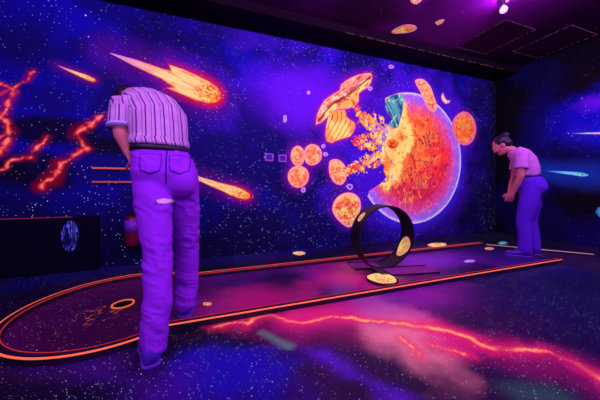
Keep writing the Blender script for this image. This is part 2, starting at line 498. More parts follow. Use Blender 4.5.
for px, g in bolts:
    d = seg_dist(P + jj, fpts(px)) / g
    m1, m2, m3 = sstep(.09, .0, d + .07 * (n3 - .5)), sstep(.024, .0, d + .034 * (n3 - .42)), sstep(.010, .0, d + .016 * (n3 - .42))
    brk = sstep(.30, .58, fbm(x, y, 5.5, 3, 585)); m2 = m2 * (.35 + .65 * brk); m3 = m3 * brk; m1 = m1 * (.6 + .4 * brk)
    col = mix(col, pig(230, 20, 95), .7 * m1)
    col = mix(col, neon(255, 95, 85), m2); lum += m2[:, None] * neon(255, 85, 75) * .45 * (.5 + fbm(x, y, 5., 2, 580)[:, None])
    col = mix(col, neon(255, 205, 120), m3); lum += m3[:, None] * neon(255, 170, 90) * .4
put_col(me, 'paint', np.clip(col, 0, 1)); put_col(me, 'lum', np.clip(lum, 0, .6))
put_val(me, 'dens', .55 + 1.2 * sstep(.35, .62, fbm(x, y, 2.2, 4, 590)))
floor_mat = sky_paint('galaxy_print_floor', [(52., .095, .32, .85), (95., .15, .42, .6), (22., .046, .5, 1.4)], pig(175, 130, 255), .40, .22, .7, .05)
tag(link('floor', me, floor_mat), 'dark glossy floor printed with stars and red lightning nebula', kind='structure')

# ============================================================ MURAL FIGURES
fig_mat = paintmat('fluorescent_paint', GLOW, grain=.12)
def rock_paint(seed, warm=(255, 105, 72), bright=(255, 185, 115), rim=(255, 150, 175), pit=(205, 28, 58), hi=(255, 225, 165)):
    def f(P, sd, poly):
        a, b = P.T
        s = max(np.ptp(poly[:, 0]), np.ptp(poly[:, 1]))
        q = fbm(a, b, 5. / s, 4, seed); r = ridge(a, b, 5. / s, 3, seed + 7)
        cxy = poly.mean(0)
        up = ((b - cxy[1]) - .5 * (a - cxy[0])) / s
        c = mix(neon(*warm), neon(*bright), sstep(.38, .68, q + .35 * up))
        c = mix(c, neon(*pit), .75 * sstep(.76, .92, r))
        c = mix(c, neon(150, 10, 60), .6 * sstep(.60, .75, fbm(a, b, 20. / s, 2, seed + 3)))
        c = mix(c, neon(*hi), .7 * sstep(.62, .74, fbm(a, b, 18. / s, 2, seed + 13)))
        c = mix(c, neon(*rim), .85 * sstep(.13 * s, .0, sd))
        return c
    return f
# ---- exploding planet
cut = [(386.5,102),(385.6,108),(388,114),(392.5,119),(389,124),(383,130),(380,138),(381,146),(378,152),(380,160),(384,166),(383,172),(387,177),(380,184),(369.5,190.5)]
cutw = wpts(cut)
def ang(p): return math.atan2(p[1] - PC[1], p[0] - PC[0])
a0, a1 = ang(cutw[0]), ang(cutw[-1])
a1 = a1 - 2 * math.pi if a1 > a0 else a1
arc = [PC + PR * np.array([math.cos(t), math.sin(t)]) for t in np.linspace(a0, a1, 90)]
planet_poly = np.array(arc[:-1] + [tuple(p) for p in cutw[::-1]][0:-1])
BURST = wpts([(397, 148)])[0]
LOBES = [(wpts([(352, 107)])[0], .17), (wpts([(356, 140)])[0], .24), (wpts([(347, 172)])[0], .15), (wpts([(372, 165)])[0], .2)]
teal_c = wpts([(396, 108)])[0]
def debris(P):
    d = np.full(len(P), 9.); tt = np.zeros(len(P))
    for L, w in LOBES:
        ab = L - BURST; t = np.clip(((P - BURST) @ ab) / (ab @ ab), 0, 1)
        dd = np.hypot(*(P - BURST - t[:, None] * ab).T) / (w * (1.25 - .75 * t))
        tt = np.where(dd < d, t, tt); d = np.minimum(d, dd)
    return d, tt
def planet_keep(c):
    body = inside(c, planet_poly)
    d, t = debris(c)
    n = fbm(c[:, 0], c[:, 1], 20., 3, 700)
    n = .6 * n + .4 * fbm(c[:, 0], c[:, 1], 42., 2, 705)
    spray = (n > .22 + .26 * t + .27 * sstep(.3, 1.4, d)) & (d < 1.5) & (c[:, 0] < 2.95)
    return body | spray
def planet_paint(P, sd, poly):
    a, b = P.T
    u, v = (P - PC).T / PR
    r = np.hypot(u, v)
    q1, q2, q3 = fbm(a, b, 3., 4, 710), fbm(a, b, 8., 4, 720), fbm(a, b, 20., 3, 730)
    # strata follow the rim
    th = np.arctan2(v, u)
    flow = ridge(th * 2.2 + 1.2 * q1, r * 4. + .5 * q1, 2.6, 3, 740)
    edge = u * .86 - v * .35                                     # towards lower right
    c = mix(neon(255, 170, 62), neon(255, 84, 46), sstep(-.45, -.15, edge + .5 * (q2 - .5)))
    c = mix(c, neon(245, 42, 66), sstep(.02, .42, edge + .7 * (q1 - .5) + .35 * (q2 - .5)))
    c = mix(c, neon(255, 120, 56), .65 * sstep(.55, .68, q2) * sstep(.7, .2, edge))
    c = mix(c, neon(215, 25, 88), .85 * sstep(-.15, -.5, v + .35 * (q1 - .5)))
    c = mix(c, neon(130, 8, 45), .75 * sstep(.70, .84, flow) * sstep(.95, .3, r))
    c = mix(c, neon(255, 190, 95), .3 * sstep(.62, .72, q3) * sstep(.55, -.1, edge))
    wa, wb = a + .10 * (q2 - .5), b + .10 * (fbm(a, b, 7., 3, 733) - .5)
    c = mix(c, neon(150, 6, 50), .8 * sstep(.80, .90, ridge(wa * 1.25 + wb * .35, wb * .55 - wa * .2, 9., 3, 750)))
    c = mix(c, neon(255, 160, 70), .6 * sstep(.80, .90, ridge(wa * 1.2 + wb * .4, wb * .6 - wa * .2, 7., 3, 755)) * sstep(.8, .3, edge))
    rimw = .25 + .08 * (q1 - .5)
    pink = sstep(1 - 1.5 * rimw, 1 - .75 * rimw, r + .10 * (q2 - .5))
    c = mix(c, neon(215, 60, 165), .8 * pink)
    c = mix(c, neon(150, 88, 240), sstep(1 - .85 * rimw, 1 - .35 * rimw, r + .08 * (q3 - .5)))
    c = mix(c, neon(235, 120, 205), .55 * sstep(.72, .88, ridge(th * 5., r * 9., 2., 3, 745)) * sstep(.72, .85, r))
    c = mix(c, neon(215, 185, 255), .9 * sstep(.95, .99, r + .02 * (q3 - .5)))
    # craters
    for cx, cy, cr in ((.10, -.40, .055), (.17, -.41, .045), (.42, -.38, .06), (.22, -.05, .07), (-.05, -.16, .05), (.3, .3, .06), (-.1, -.72, .06), (.3, -.7, .05)):
        dd = np.abs(np.hypot(u - cx, (v - cy)) - cr)
        c = mix(c, neon(255, 165, 115), .45 * sstep(.016, .002, dd + .012 * q3))
    # yellow molten edge behind the break
    lip = wpts([(400,104),(404,118),(407,132),(410,143),(402,152),(397,164),(394,176),(386,184)])
    dl = seg_dist(P, lip)
    c = mix(c, neon(255, 218, 118), .95 * sstep(.14, .03, dl + .16 * (q2 - .5)) * (r < .93))
    c = mix(c, neon(235, 80, 45), .8 * sstep(.74, .88, ridge(a * 1.3, b * .8, 14., 3, 760)) * sstep(.3, .1, dl))
    # green and blue ribbed crust at the top of the break
    tz = wpts([(391,94),(401,92.5),(405,98),(404,108),(402,118),(399,128),(393,131),(386,124),(383,113),(383,100)])
    it = inside(P, tz) ; dt = seg_dist(P, tz, True)
    m = np.where(it, sstep(0, .035, dt), 0)
    tc = mix(neon(85, 160, 165), neon(35, 50, 135), sstep(.55, .8, ridge(th * 9., r * 2., 2.2, 2, 770)))
    tc = mix(tc, neon(150, 215, 175), sstep(.6, .75, q3))
    c = mix(c, tc, m)
    cz = inside(P, planet_poly)
    # thrown-out debris
    d, t = debris(P)
    dc = mix(neon(255, 226, 150), neon(255, 140, 50), sstep(.25, .6, t + .5 * (q2 - .5) + .25 * d))
    dc = mix(dc, neon(245, 50, 60), sstep(.65, .95, t + .5 * (q3 - .5) + .1 * d))
    dc = mix(dc, neon(255, 215, 130), .9 * sstep(.55, .68, fbm(a, b, 30., 2, 785)))
    dc = mix(dc, neon(120, 70, 210), .9 * sstep(.56, .66, fbm(a, b, 13., 3, 780)) * sstep(1., .4, np.hypot((a - 2.42) / .35, (b - 1.25) / .75)))
    dc = mix(dc, neon(200, 40, 40), .7 * sstep(.82, .93, ridge(a, b, 12., 2, 790)))
    w = np.where(cz, sstep(.28, .02, seg_dist(P, cutw) + .12 * (q2 - .5)) * (1 - m), 1.)
    w = w * np.where(cz & (v < -.38), .0, 1.)
    c = mix(c, dc, w)
    # glowing boulder in the break
    bo = np.hypot((a - wpts([(392, 144)])[0][0]) / .10, (b - wpts([(392, 144)])[0][1]) / .075)
    c = mix(c, mix(neon(255, 120, 45), neon(190, 40, 30), sstep(.5, .65, q3)), sstep(1.1, .85, bo))
    return c
figure('painted_planet', 'huge orange exploding planet with lavender rim painted on the starry back wall', 'mural planet',
       np.concatenate([planet_poly, wpts([(345, 100), (345, 185)])]), WALL, planet_paint, fig_mat, .0065, .0044, keep=planet_keep, thick=.004)

# ---- meteors
def meteor_paint(seed, tail, head, c_tail, c_mid, c_head, c_rim, c_speck):
    tail, head = np.array(tail), np.array(head)
    def f(P, sd, poly):
        ab = head - tail; L = math.hypot(*ab)
        t = ((P - tail) @ ab) / L ** 2
        a, b = P.T
        across = ((P - tail) @ np.array([-ab[1], ab[0]])) / L
        q = fbm(t * 7, across / L * 60, 1., 3, seed)
        c = mix(neon(*c_tail), neon(*c_mid), sstep(.05, .55, t + .2 * (q - .5)))
        c = mix(c, neon(*c_head), sstep(.62, .98, t + .3 * (q - .5)))
        w = np.hypot(*(P - (tail + ab * .93)).T) / L
        sk = fbm(t * 9, across / L * 130, 1., 3, seed + 21)
        c = mix(c, neon(*c_rim), .75 * sstep(.55, .68, sk) * sstep(.1, .4, t) * sstep(.05, .2, w))
        c = mix(c, neon(*c_mid), .6 * sstep(.45, .33, sk) * sstep(.3, .6, t))
        c = mix(c, neon(*c_speck), .85 * sstep(.54, .66, fbm(a, b, 55. / L, 2, seed + 5)) * sstep(.26, .08, w))
        c = mix(c, neon(*c_rim), .8 * sstep(.018 * L, 0, sd) * sstep(.05, .3, t))
        return c
    return f
def meteor(key, label, src, plane, pts, pal, res, flip=False):
    poly = pts(src[key]); tail = poly[0]
    i = np.argmax(np.hypot(*(poly - tail).T)); head = poly[i]
    return figure('painted_meteor', label, 'mural meteor', poly, plane, meteor_paint(int(res * 1e5) + len(key), tail, head, *pal), fig_mat, res, group='meteors painted on the walls', flip=flip)
hotpal = ((235, 130, 215), (255, 215, 150), (255, 158, 52), (255, 90, 60), (215, 60, 20))
meteor('big', 'largest fiery meteor with forked yellow tail, painted above the striped-shirt person', METEORS, WALL, wpts, hotpal, .005)
meteor('small', 'small thin orange meteor painted high on the wall at far left', METEORS, WALL, wpts, hotpal, .004)
meteor('low', 'mid-sized orange meteor painted beside the hip of the striped-shirt person', METEORS, WALL, wpts, hotpal, .004)
coolpal = ((20, 60, 225), (120, 200, 255), (130, 225, 205), (60, 110, 240), (40, 130, 190))
meteor('teal', 'teal comet with pale blue tail painted on the right wall', METEORS_R, RIGHT, rpts, coolpal, .004, True)
meteor('streak', 'thin pinkish white streak painted on the right wall above the teal comet', METEORS_R, RIGHT, rpts,
       ((60, 50, 225), (215, 190, 255), (255, 170, 190), (130, 70, 235), (230, 120, 170)), .004, True)

# ---- big asteroids of the mural
AG = 'orange asteroids painted around the planet'
for k, lab in (('a', 'left rock of the touching pair of orange asteroids beside the wall sockets'),
               ('b', 'right rock of the touching pair of orange asteroids beside the wall sockets'),
               ('c', 'round orange asteroid just under the touching pair beside the wall sockets'),
               ('d', 'egg-shaped orange asteroid alone between the touching trio and the planet'),
               ('e', 'cracked orange asteroid just above the left side of the black loop'),
               ('f', 'narrow tilted orange rock shard jutting from the top of the planet'),
               ('g', 'smooth orange moon-like asteroid at the right edge of the planet')):
    pal = dict(warm=(255, 108, 78), bright=(255, 178, 118))
    if k == 'e': pal = dict(warm=(255, 92, 70), bright=(255, 205, 100), pit=(225, 25, 60))
    if k == 'g': pal = dict(warm=(255, 88, 48), bright=(255, 128, 60), rim=(225, 90, 190), hi=(255, 160, 90))
    figure('painted_asteroid', lab, 'mural asteroid', smooth_poly(grown(wpts(ROCKS[k]), 1.09)), WALL, rock_paint(40 + ord(k), **pal), fig_mat, .005, .006 if k in 'fg' else .004, group=AG)
def slab_paint(P, sd, poly):
    a, b = P.T
    q, r = fbm(a, b, 7., 4, 801), ridge(a * .75 + b * .65, (b * .75 - a * .65) * 2.2, 4.5, 3, 802)
    spine = wpts([(318,122),(326,111),(334,103),(345,97),(357,88),(370,77)])
    below = np.sign((b - np.interp(a, spine[:, 0], spine[:, 1])))
    c = mix(neon(255, 165, 85), neon(255, 140, 120), sstep(-.1, .1, below * .1 + .3 * (q - .5)))
    c = mix(c, neon(255, 225, 130), sstep(.50, .66, q) * (below < 0))
    c = mix(c, neon(255, 215, 170), .8 * sstep(.52, .68, fbm(a, b, 13., 3, 806)) * (below > 0))
    c = mix(c, neon(170, 15, 45), .8 * sstep(.60, .72, fbm(a * .7 + b * .7, (b - a) * 2.5, 10., 3, 808)))
    c = mix(c, neon(215, 30, 40), .85 * sstep(.74, .88, r))
    c = mix(c, neon(130, 8, 40), .9 * sstep(.028, .008, seg_dist(P, spine) + .03 * (q - .5)))
    return mix(c, neon(255, 170, 160), .7 * sstep(.025, 0, sd))
def stub_paint(P, sd, poly):
    a, b = P.T
    q = fbm(a, b, 6., 3, 811)
    s = np.abs(np.sin((a + .12 * np.sin(b * 6) + .05 * q) * 42))
    c = mix(neon(255, 155, 75), neon(255, 215, 120), sstep(.4, .65, q))
    c = mix(c, neon(180, 15, 45), .9 * sstep(.45, .15, s))
    return mix(c, neon(255, 130, 120), .7 * sstep(.03, 0, sd))
figure('painted_rock_slab', 'long tilted orange rock slab painted upper left of the planet', 'mural rock', wpts(ROCKS['slab']), WALL, slab_paint, fig_mat, .005, .006)
figure('painted_rock_stub', 'ribbed orange rock chunk painted just below the tilted slab', 'mural rock', wpts(ROCKS['stub']), WALL, stub_paint, fig_mat, .005)
# crescent and small lavender rocks
def flat_paint(c0, c1, seed=9):
    def f(P, sd, poly):
        q = fbm(*P.T, 40., 2, seed)
        return mix(neon(*c1), neon(*c0), sstep(.012, .028, sd + .01 * (q - .5)))
    return f
figure('painted_crescent', 'small pale crescent moon painted right of the planet top', 'mural moon',
       wpts([(442.6,92.6),(441,97),(442.4,101),(445.5,103.8),(449,103),(450.2,100.2),(447.6,100.8),(445.2,98.6),(443.8,95.5)]), WALL, flat_paint((255, 205, 150), (255, 150, 180)), fig_mat, .004)
def blob_poly(px, rx, ry, seed, pts=wpts):
    r = random.Random(seed)
    return smooth_poly(pts([(px[0] + rx * math.cos(t) * r.uniform(.75, 1.15), px[1] + ry * math.sin(t) * r.uniform(.75, 1.15)) for t in (2 * math.pi * i / 8 for i in range(8))]))
for i, (p, rx, ry, lab) in enumerate((
    ((308.5, 92.8), 1.8, 2.2, 'tiny lavender rock painted left of the tilted orange slab'),
    ((285, 118.5), 2.2, 4.6, 'tall thin lavender rock painted left of the ribbed orange chunk'),
    ((323.2, 146.2), 2.1, 2.4, 'small lavender rock above right of the touching asteroid pair'),
    ((325.5, 154.3), 3.0, 2.4, 'lavender rock directly right of the touching asteroid pair'),
    ((303.5, 189.8), 2.6, 3.2, 'lavender rock below the round asteroid under the pair'),
    ((349.5, 186.5), 3.4, 3.2, 'lavender rock between the egg-shaped and the cracked asteroid'),
    ((370, 88.5), 2.4, 2.4, 'lavender rock tucked under the right tip of the orange slab'),
    ((391, 66.8), 3.4, 2.2, 'flat violet rock painted just under the ceiling above the planet'))):
    figure('painted_pebble', lab, 'mural rock', blob_poly(p, rx, ry, i), WALL,
           flat_paint((95, 30, 200), (205, 130, 255), i), fig_mat, .004, group='small lavender rocks on the back wall')
figure('painted_comet_head', 'pale teal comet head at the right edge, low on the side wall', 'mural meteor', rpts([(595.5,212),(598,207.5),(604,206),(612,211),(606,216.5),(599,217)]), RIGHT,
       flat_paint((60, 150, 150), (40, 90, 200)), fig_mat, .004, flip=True)

# ============================================================ STICKERS ON CEILING AND FLOOR
cpts = lambda px: fpts(px, CZ)
pal_pink = dict(warm=(235, 110, 110), bright=(255, 190, 150), rim=(245, 120, 190))
figure('rock_sticker', 'largest orange rock sticker on the dark ceiling near the bulkhead', 'sticker',
       smooth_poly(cpts([(391,31.5),(396,28),(403,25),(410,24.2),(415,25.5),(417.4,28),(414,31),(407,32.6),(398,33.4),(393,33.4)])), CEIL, rock_paint(901, rim=(235, 110, 190)), fig_mat, .005, group='rock stickers on the ceiling', flip=True)
figure('rock_sticker', 'small pink square-ish rock sticker on the ceiling right of the orange one', 'sticker',
       cpts([(435,22.5),(440,19.6),(444.4,19.6),(442,23),(437.5,25)]), CEIL, rock_paint(902, **pal_pink), fig_mat, .005, group='rock stickers on the ceiling', flip=True)
figure('rock_sticker', 'pink rock sticker on the ceiling cut by the top edge of the photo', 'sticker',
       cpts([(410.5,1.2),(413,3.6),(417,4),(421,1),(422,-1.5),(415,-3),(411,-1.5)]), CEIL, rock_paint(903, **pal_pink), fig_mat, .005, group='rock stickers on the ceiling', flip=True)
for i, (px, rx, ry, lab, pl) in enumerate((
    ((299, 253.3), 7, 2., 'pale yellow rock sticker on the floor along the back wall', dict(warm=(235, 175, 130), bright=(255, 225, 160))),
    ((438, 245), 10, 2.4, 'pale orange rock sticker on the floor behind the lane, right of the loop', dict(warm=(255, 175, 110), bright=(255, 225, 150))),
    ((503, 243.2), 5, 2.2, 'teal rock sticker on the floor behind the far end of the lane', dict(warm=(20, 90, 150), bright=(60, 190, 190), rim=(30, 60, 190), pit=(20, 60, 160))))):
    figure('rock_sticker', lab, 'sticker', blob_poly(px, rx, ry, 50 + i, fpts), FLOOR, rock_paint(910 + i, **pl), fig_mat, .006, .003, group='rock stickers on the floor', thick=.003)
for i, (px, rx, ry, lab, pl) in enumerate((
    ((470, 261.3), 6.5, 1.5, 'pale violet rock sticker on the lane near its far end', dict(warm=(120, 70, 200), bright=(200, 150, 235), rim=(150, 60, 220), pit=(90, 20, 180))),
    ((489, 248.6), 5, 1.3, 'orange rock sticker inside the far corner of the lane', dict(warm=(235, 60, 50), bright=(255, 150, 90))),
    ((207, 304), 5, 1.7, 'orange rock sticker on the lane beside the right shoe of the striped-shirt person', dict(warm=(235, 70, 50), bright=(255, 180, 100))))):
    figure('rock_sticker', lab, 'sticker', blob_poly(px, rx, ry, 60 + i, lambda q: fpts(q, .006)), FLOOR, rock_paint(920 + i, **pl), fig_mat, .006, .0095, group='rock stickers on the lane', thick=.003)

# ============================================================ CEILING PANELS AND LAMPS
dots = neonmat('faint_pink_dots', pig(100, 42, 105), .08)
panel_mat = plain('ceiling_panel_dark', pig(44, 2, 52), .8, .1, .2)
def panel(x0, x1, y0, y1, label, seed, sides='nsew'):
    t = thing('ceiling_panel', label, 'ceiling panel', ((x0 + x1) / 2, (y0 + y1) / 2, CZ), 'dotted square ceiling panels')
    bm = bmesh.new(); box(bm, (x0, y0, CZ - .012), (x1, y1, CZ - .001)); bm_obj('panel', bm, panel_mat, t)
    r = random.Random(seed); bm = bmesh.new()
    for a, b in (((x0, y0), (x1, y0)), ((x1, y0), (x1, y1)), ((x1, y1), (x0, y1)), ((x0, y1), (x0, y0))):
        L = math.hypot(b[0] - a[0], b[1] - a[1]); s = 0
        while s < L:
            w = min(r.uniform(.006, .05), L - s)
            p, q = [tuple(a[k] + (b[k] - a[k]) * u / L for k in (0, 1)) for u in (s, s + w)]
            h = r.uniform(.0012, .003)
            box(bm, (min(p[0], q[0]) - h, min(p[1], q[1]) - h, CZ - .016), (max(p[0], q[0]) + h, max(p[1], q[1]) + h, CZ - .011))
            s += w + r.uniform(.01, .05)
    bm_obj('dotted_outline', bm, dots, t)
panel(3.37, 3.94, 2.02, 2.65, 'dark square ceiling panel with dotted pink outline, nearest the lit spotlight', 1)
panel(4.26, 4.85, 1.81, 2.46, 'dark square ceiling panel with dotted pink outline, nearest the right wall', 2)

metal = plain('black_metal', pig(20, 8, 30), .45, .5, .2, metal=.3)
def lens_mat(name, col, k):
    a = Mat(name); n = a.noise(20.)
    c = a.mixc(n, [q * .9 for q in col], col)
    return a.done(c, .3, .4, emit=c, k=k)
lens = lens_mat('violet_lamp_lens', (.85, .2, 1.), 2.2)
def spot(loc, aim, label, power, r=.04):
    t = thing('spotlight', label, 'spotlight', (loc[0], loc[1], CZ), 'violet spotlights under the ceiling')
    p = Vector(loc); d = (Vector(aim) - p).normalized()
    bm = bmesh.new(); tube(bm, [(p.x, p.y, CZ - .001), (p.x, p.y, CZ - .02)], .045, 20, False); bm_obj('mounting_plate', bm, metal, t)
    bm = bmesh.new(); tube(bm, [(p.x, p.y, CZ - .02), (p.x, p.y, p.z + .03)], .009, 10, False); bm_obj('stem', bm, metal, t)
    bm = bmesh.new(); tube(bm, [p - d * .07, p - d * .05, p + d * .045, p + d * .06], [.026, .036, r, r + .005], 20, False); bm_obj('housing', bm, metal, t, True)
    bm = bmesh.new(); tube(bm, [p + d * .058, p + d * .064], r * .85, 20, False); bm_obj('lens', bm, lens, t)
    L = bpy.data.lights.new('spotlight_lamp', 'POINT'); L.energy = power; L.color = (.75, .1, 1.); L.shadow_soft_size = .03
    o = bpy.data.objects.new('spotlight_lamp', L); C.objects.link(o); o.location = p + d * .13 
    o.location.z = p.z
lamp1 = on_z(503, 9, 2.78)
spot(lamp1, (1.2, .4, 1.0), 'violet ceiling spotlight shining beside the dotted ceiling panel', 14.)
lamp2 = on_z(446, -9, 2.78)
spot(lamp2, (1.2, .2, .6), 'violet ceiling spotlight just above the top edge of the photo', 22.)
# short string of pink pilot lights on the spotlight's rail
t = thing('light_string', 'short row of tiny pink lights beside the ceiling spotlight', 'light', (0, 0, 0))
pa, pb = on_z(506, 7, 2.80), on_z(516, -1, 2.80)
bm = bmesh.new(); box(bm, (min(pa.x, pb.x), min(pa.y, pb.y) , 2.865), (max(pa.x, pb.x), max(pa.y, pb.y), 2.8795)); bm_obj('rail', bm, metal, t)
pink = lens_mat('pink_pilot', (1., .15, .55), 5.)
for k in range(5):
    q = pa.lerp(pb, (k + .4) / 5)
    bm = bmesh.new(); ell(bm, (q.x, q.y, 2.858), (.009, .009, .009), seg=10); bm_obj('bulb', bm, pink, t, True)

def area(loc, aim, size, sy, power, col=(.70, .27, .90)):
    L = bpy.data.lights.new('unseen_blacklight', 'AREA'); L.shape = 'RECTANGLE'; L.size = size; L.size_y = sy
    L.energy = power; L.color = col
    o = bpy.data.objects.new('unseen_blacklight', L); C.objects.link(o); o.location = loc
    d = Vector(aim) - Vector(loc); o.rotation_euler = d.to_track_quat('-Z', 'Y').to_euler()
# unseen violet lights added as the room's blacklights, behind and above the viewer
area((-1.2, .2, 2.8), (-.4, 2.4, .6), 1.6, .3, 55)
area((1.6, .5, 2.8), (1.8, 3.1, .9), 2.4, .3, 80)
area((3.9, .4, 2.8), (3.8, 2.6, .8), 1.6, .3, 55)
area((.2, -1.6, 2.3), (.4, 2.0, .9), 2.6, .4, 60)  # added behind the viewer to light the stooping person's back

# ============================================================ MINI GOLF LANE
ZR = .04
cxl, cyl, RR = -.60, 2.08, .565          # round tee end: centre line of the rail
yn, yf, xe = 1.65, 2.50, 3.65
lane = thing('golf_lane', 'long dark purple mini golf lane with rounded end and glowing orange edges', 'mini golf lane', (0, 0, 0))
aj = math.acos(min(1, (cyl - yn) / RR)); ak = math.acos(min(1, (yf - cyl) / RR))
path = [(xe, yn)] + [(xe + (cxl + RR * math.sin(aj) - xe) * k / 24, yn) for k in range(1, 24)]
t0, t1 = -math.pi / 2 + aj, -2 * math.pi + math.pi / 2 - ak
path += [(cxl + RR * math.cos(t), cyl + RR * math.sin(t)) for t in np.linspace(t0, t1, 72)]
xs = path[-1][0]
path += [(xs + (xe - xs) * k / 24, yf) for k in range(1, 25)]
path = np.array(path)
tan = np.gradient(path, axis=0); tan /= np.hypot(*tan.T)[:, None]
nrm = np.stack([tan[:, 1], -tan[:, 0]], 1)        # points inward (start goes -X, inside is +Y)
if nrm[0][1] < 0: nrm = -nrm
def sweep(bm, offs):
    """offs: closed profile [(inward, z)...] swept along the rail path"""
    loft(bm, [[Vector((*(path[i] + nrm[i] * o), zz)) for o, zz in offs] for i in range(len(path))])
wood = plain('rail_dark_board', pig(24, 4, 40), .5, .4, .3)
bm = bmesh.new(); sweep(bm, [(-.02, .001), (.02, .001), (.02, ZR), (-.02, ZR)]); rail = bm_obj('border_rail', bm, wood, lane)
rail_neon = neonmat('neon_orange_edge', neon(255, 92, 80), 1.1)
rail_red = neonmat('neon_red_edge', neon(225, 45, 58), .4)
bm = bmesh.new(); sweep(bm, [(-.0222, ZR - .005), (-.015, ZR - .005), (-.015, ZR + .0015), (-.0222, ZR + .0015)]); o = bm_obj('outer_neon_edge', bm, rail_neon, rail); o['label'] = 'glowing orange outer edge strip'
bm = bmesh.new(); sweep(bm, [(.0175, ZR - .006), (.0222, ZR - .006), (.0222, ZR + .0015), (.0175, ZR + .0015)]); o = bm_obj('inner_neon_edge', bm, rail_red, rail); o['label'] = 'thin red inner edge strip'
# playing surface
poly = path + nrm * .005
res = .0125
hole = np.array([-.592, 2.106])
def lane_keep(c): return inside(c, poly) & (np.hypot(*(c - hole).T) > .054)
lo, hi = poly.min(0), poly.max(0)
me, P = grid_mesh(np.arange(lo[0], hi[0], res), np.arange(lo[1], hi[1] + res, res), lambda P: FLOOR(P, .006), lane_keep)
x, y = P.T
n1, n2 = fbm(x, y, 1.6, 4, 600), fbm(x, y, 4., 4, 610)
col = mix(pig(22, 3, 60), pig(70, 5, 120), sstep(.3, .65, n1))
col = mix(col, pig(60, 2, 45), .7 * sstep(.5, -.6, x))
col = mix(col, pig(165, 8, 105), .8 * sstep(1., .1, np.hypot((x - .3) / .8, (y - 1.85) / .45) + .8 * (n2 - .5)))
col = mix(col, pig(190, 15, 110), .8 * sstep(1., .1, np.hypot((x - 1.35) / .75, (y - 2.1) / .6) + .8 * (n2 - .5)))
col = mix(col, pig(110, 12, 190), .8 * sstep(1., .1, np.hypot((x - 2.3) / .9, (y - 2.2) / .5) + .8 * (n2 - .5)))  # magenta and violet: lane print with the mural's sheen painted in
col = mix(col, pig(20, 5, 95), .85 * sstep(2.6, 3.4, x))
fl = sstep(.80, .88, vnoise(x * 72, y * 72, 620)) * sstep(1., .4, np.hypot((x + .70) / .17, (y - 1.98) / .17))
col = mix(col, neon(255, 110, 70), fl)
put_col(me, 'paint', np.clip(col, 0, 1)); put_col(me, 'lum', fl[:, None] * neon(255, 90, 60) * .3)
put_val(me, 'dens', .35 + .9 * sstep(.4, .65, fbm(x, y, 2.5, 3, 630)))
lane_mat = sky_paint('lane_galaxy_print', [(46., .125, .6, .75), (80., .18, .70, .5), (24., .066, .68, 1.3)], pig(205, 140, 240), .38, .5, .45)
link('putting_surface', me, lane_mat, lane)
bm = bmesh.new()
for r0, r1, z0, z1 in ((.060, .071, .0055, .0115),):
    rings = [[Vector((hole[0] + r * math.cos(t), hole[1] + r * math.sin(t), zz)) for t in (2 * math.pi * k / 40 for k in range(40))] for r, zz in ((r0, z0), (r1, z0), (r1, z1), (r0, z1), (r0, z0))]
    loft(bm, rings, False)
o = bm_obj('hole_ring', bm, neonmat('neon_hole_ring', neon(255, 100, 66), .75), lane); o['label'] = 'glowing orange ring around the hole'
bm = bmesh.new()
rings = [[Vector((hole[0] + r * math.cos(t), hole[1] + r * math.sin(t), zz)) for t in (2 * math.pi * k / 32 for k in range(32))] for r, zz in ((.060, .0062), (.050, .0062), (.045, .0018), (.004, .0018))]
loft(bm, rings, False); bm_obj('hole_cup', bm, plain('hole_black', pig(6, 1, 12), .7, .1), lane)

# ---- the loop
black_mat = plain('loop_matt_black', pig(24, 4, 30), .5, .4, .25, 12.)
edge_mat = plain('loop_edge_black', pig(14, 3, 20), .5, .4, .25)
LX, LY, LR, BW, TW = 1.655, 2.125, .322, .105, math.radians(11)   # centre, radius, half band, turn of the loop on the lane
LA, LB = Vector((math.cos(TW), -math.sin(TW), 0)), Vector((math.sin(TW), math.cos(TW), 0))
def band(s):
    """centre line: s<0 entry strip, 0..1 the turn, >1 exit strip -> (point, inward normal)"""
    o = Vector((LX, LY, .010))
    if s < 0: return o + LA * s + LB * .105, Vector((0, 0, 1))
    if s > 1: return o + LA * (s - 1) - LB * .105, Vector((0, 0, 1))
    th = 2 * math.pi * s
    e = s * s * (3 - 2 * s)
    return o + LA * (LR * math.sin(th)) + LB * (.105 - .21 * e) + Vector((0, 0, LR * (1 - math.cos(th)))), LA * -math.sin(th) + Vector((0, 0, math.cos(th)))
loop = thing('loop_ramp', 'black upright loop-the-loop ring standing on the mini golf lane', 'mini golf loop', (LX, 2.15, .006))
turn = list(np.linspace(0, 1, 91))
def strip(y0, y1, h0, h1, ss):
    b = bmesh.new(); rr = []
    for s in ss:
        c, n = band(s)
        rr.append([c + LB * yy + n * hh for yy, hh in ((y0, h0), (y1, h0), (y1, h1), (y0, h1))])
    loft(b, rr); return b
tail_mat = plain('ramp_purple', pig(105, 8, 120), .45, .4, .25, 8.)
bm_obj('track_band', strip(-BW, BW, -.003, .003, turn), black_mat, loop)
bm_obj('entry_ramp', strip(-BW, BW, -.003, .0025, [-.30, -.15, 0]), tail_mat, loop)
bm_obj('exit_ramp', strip(-BW, BW, -.003, .0025, [1, 1.2, 1.48]), tail_mat, loop)
for y0, y1 in ((-BW - .008, -BW), (BW, BW + .008)):
    bm_obj('track_edge', strip(y0, y1, -.003, .010, [-.30, -.1] + turn + [1.2, 1.48]), edge_mat, loop)
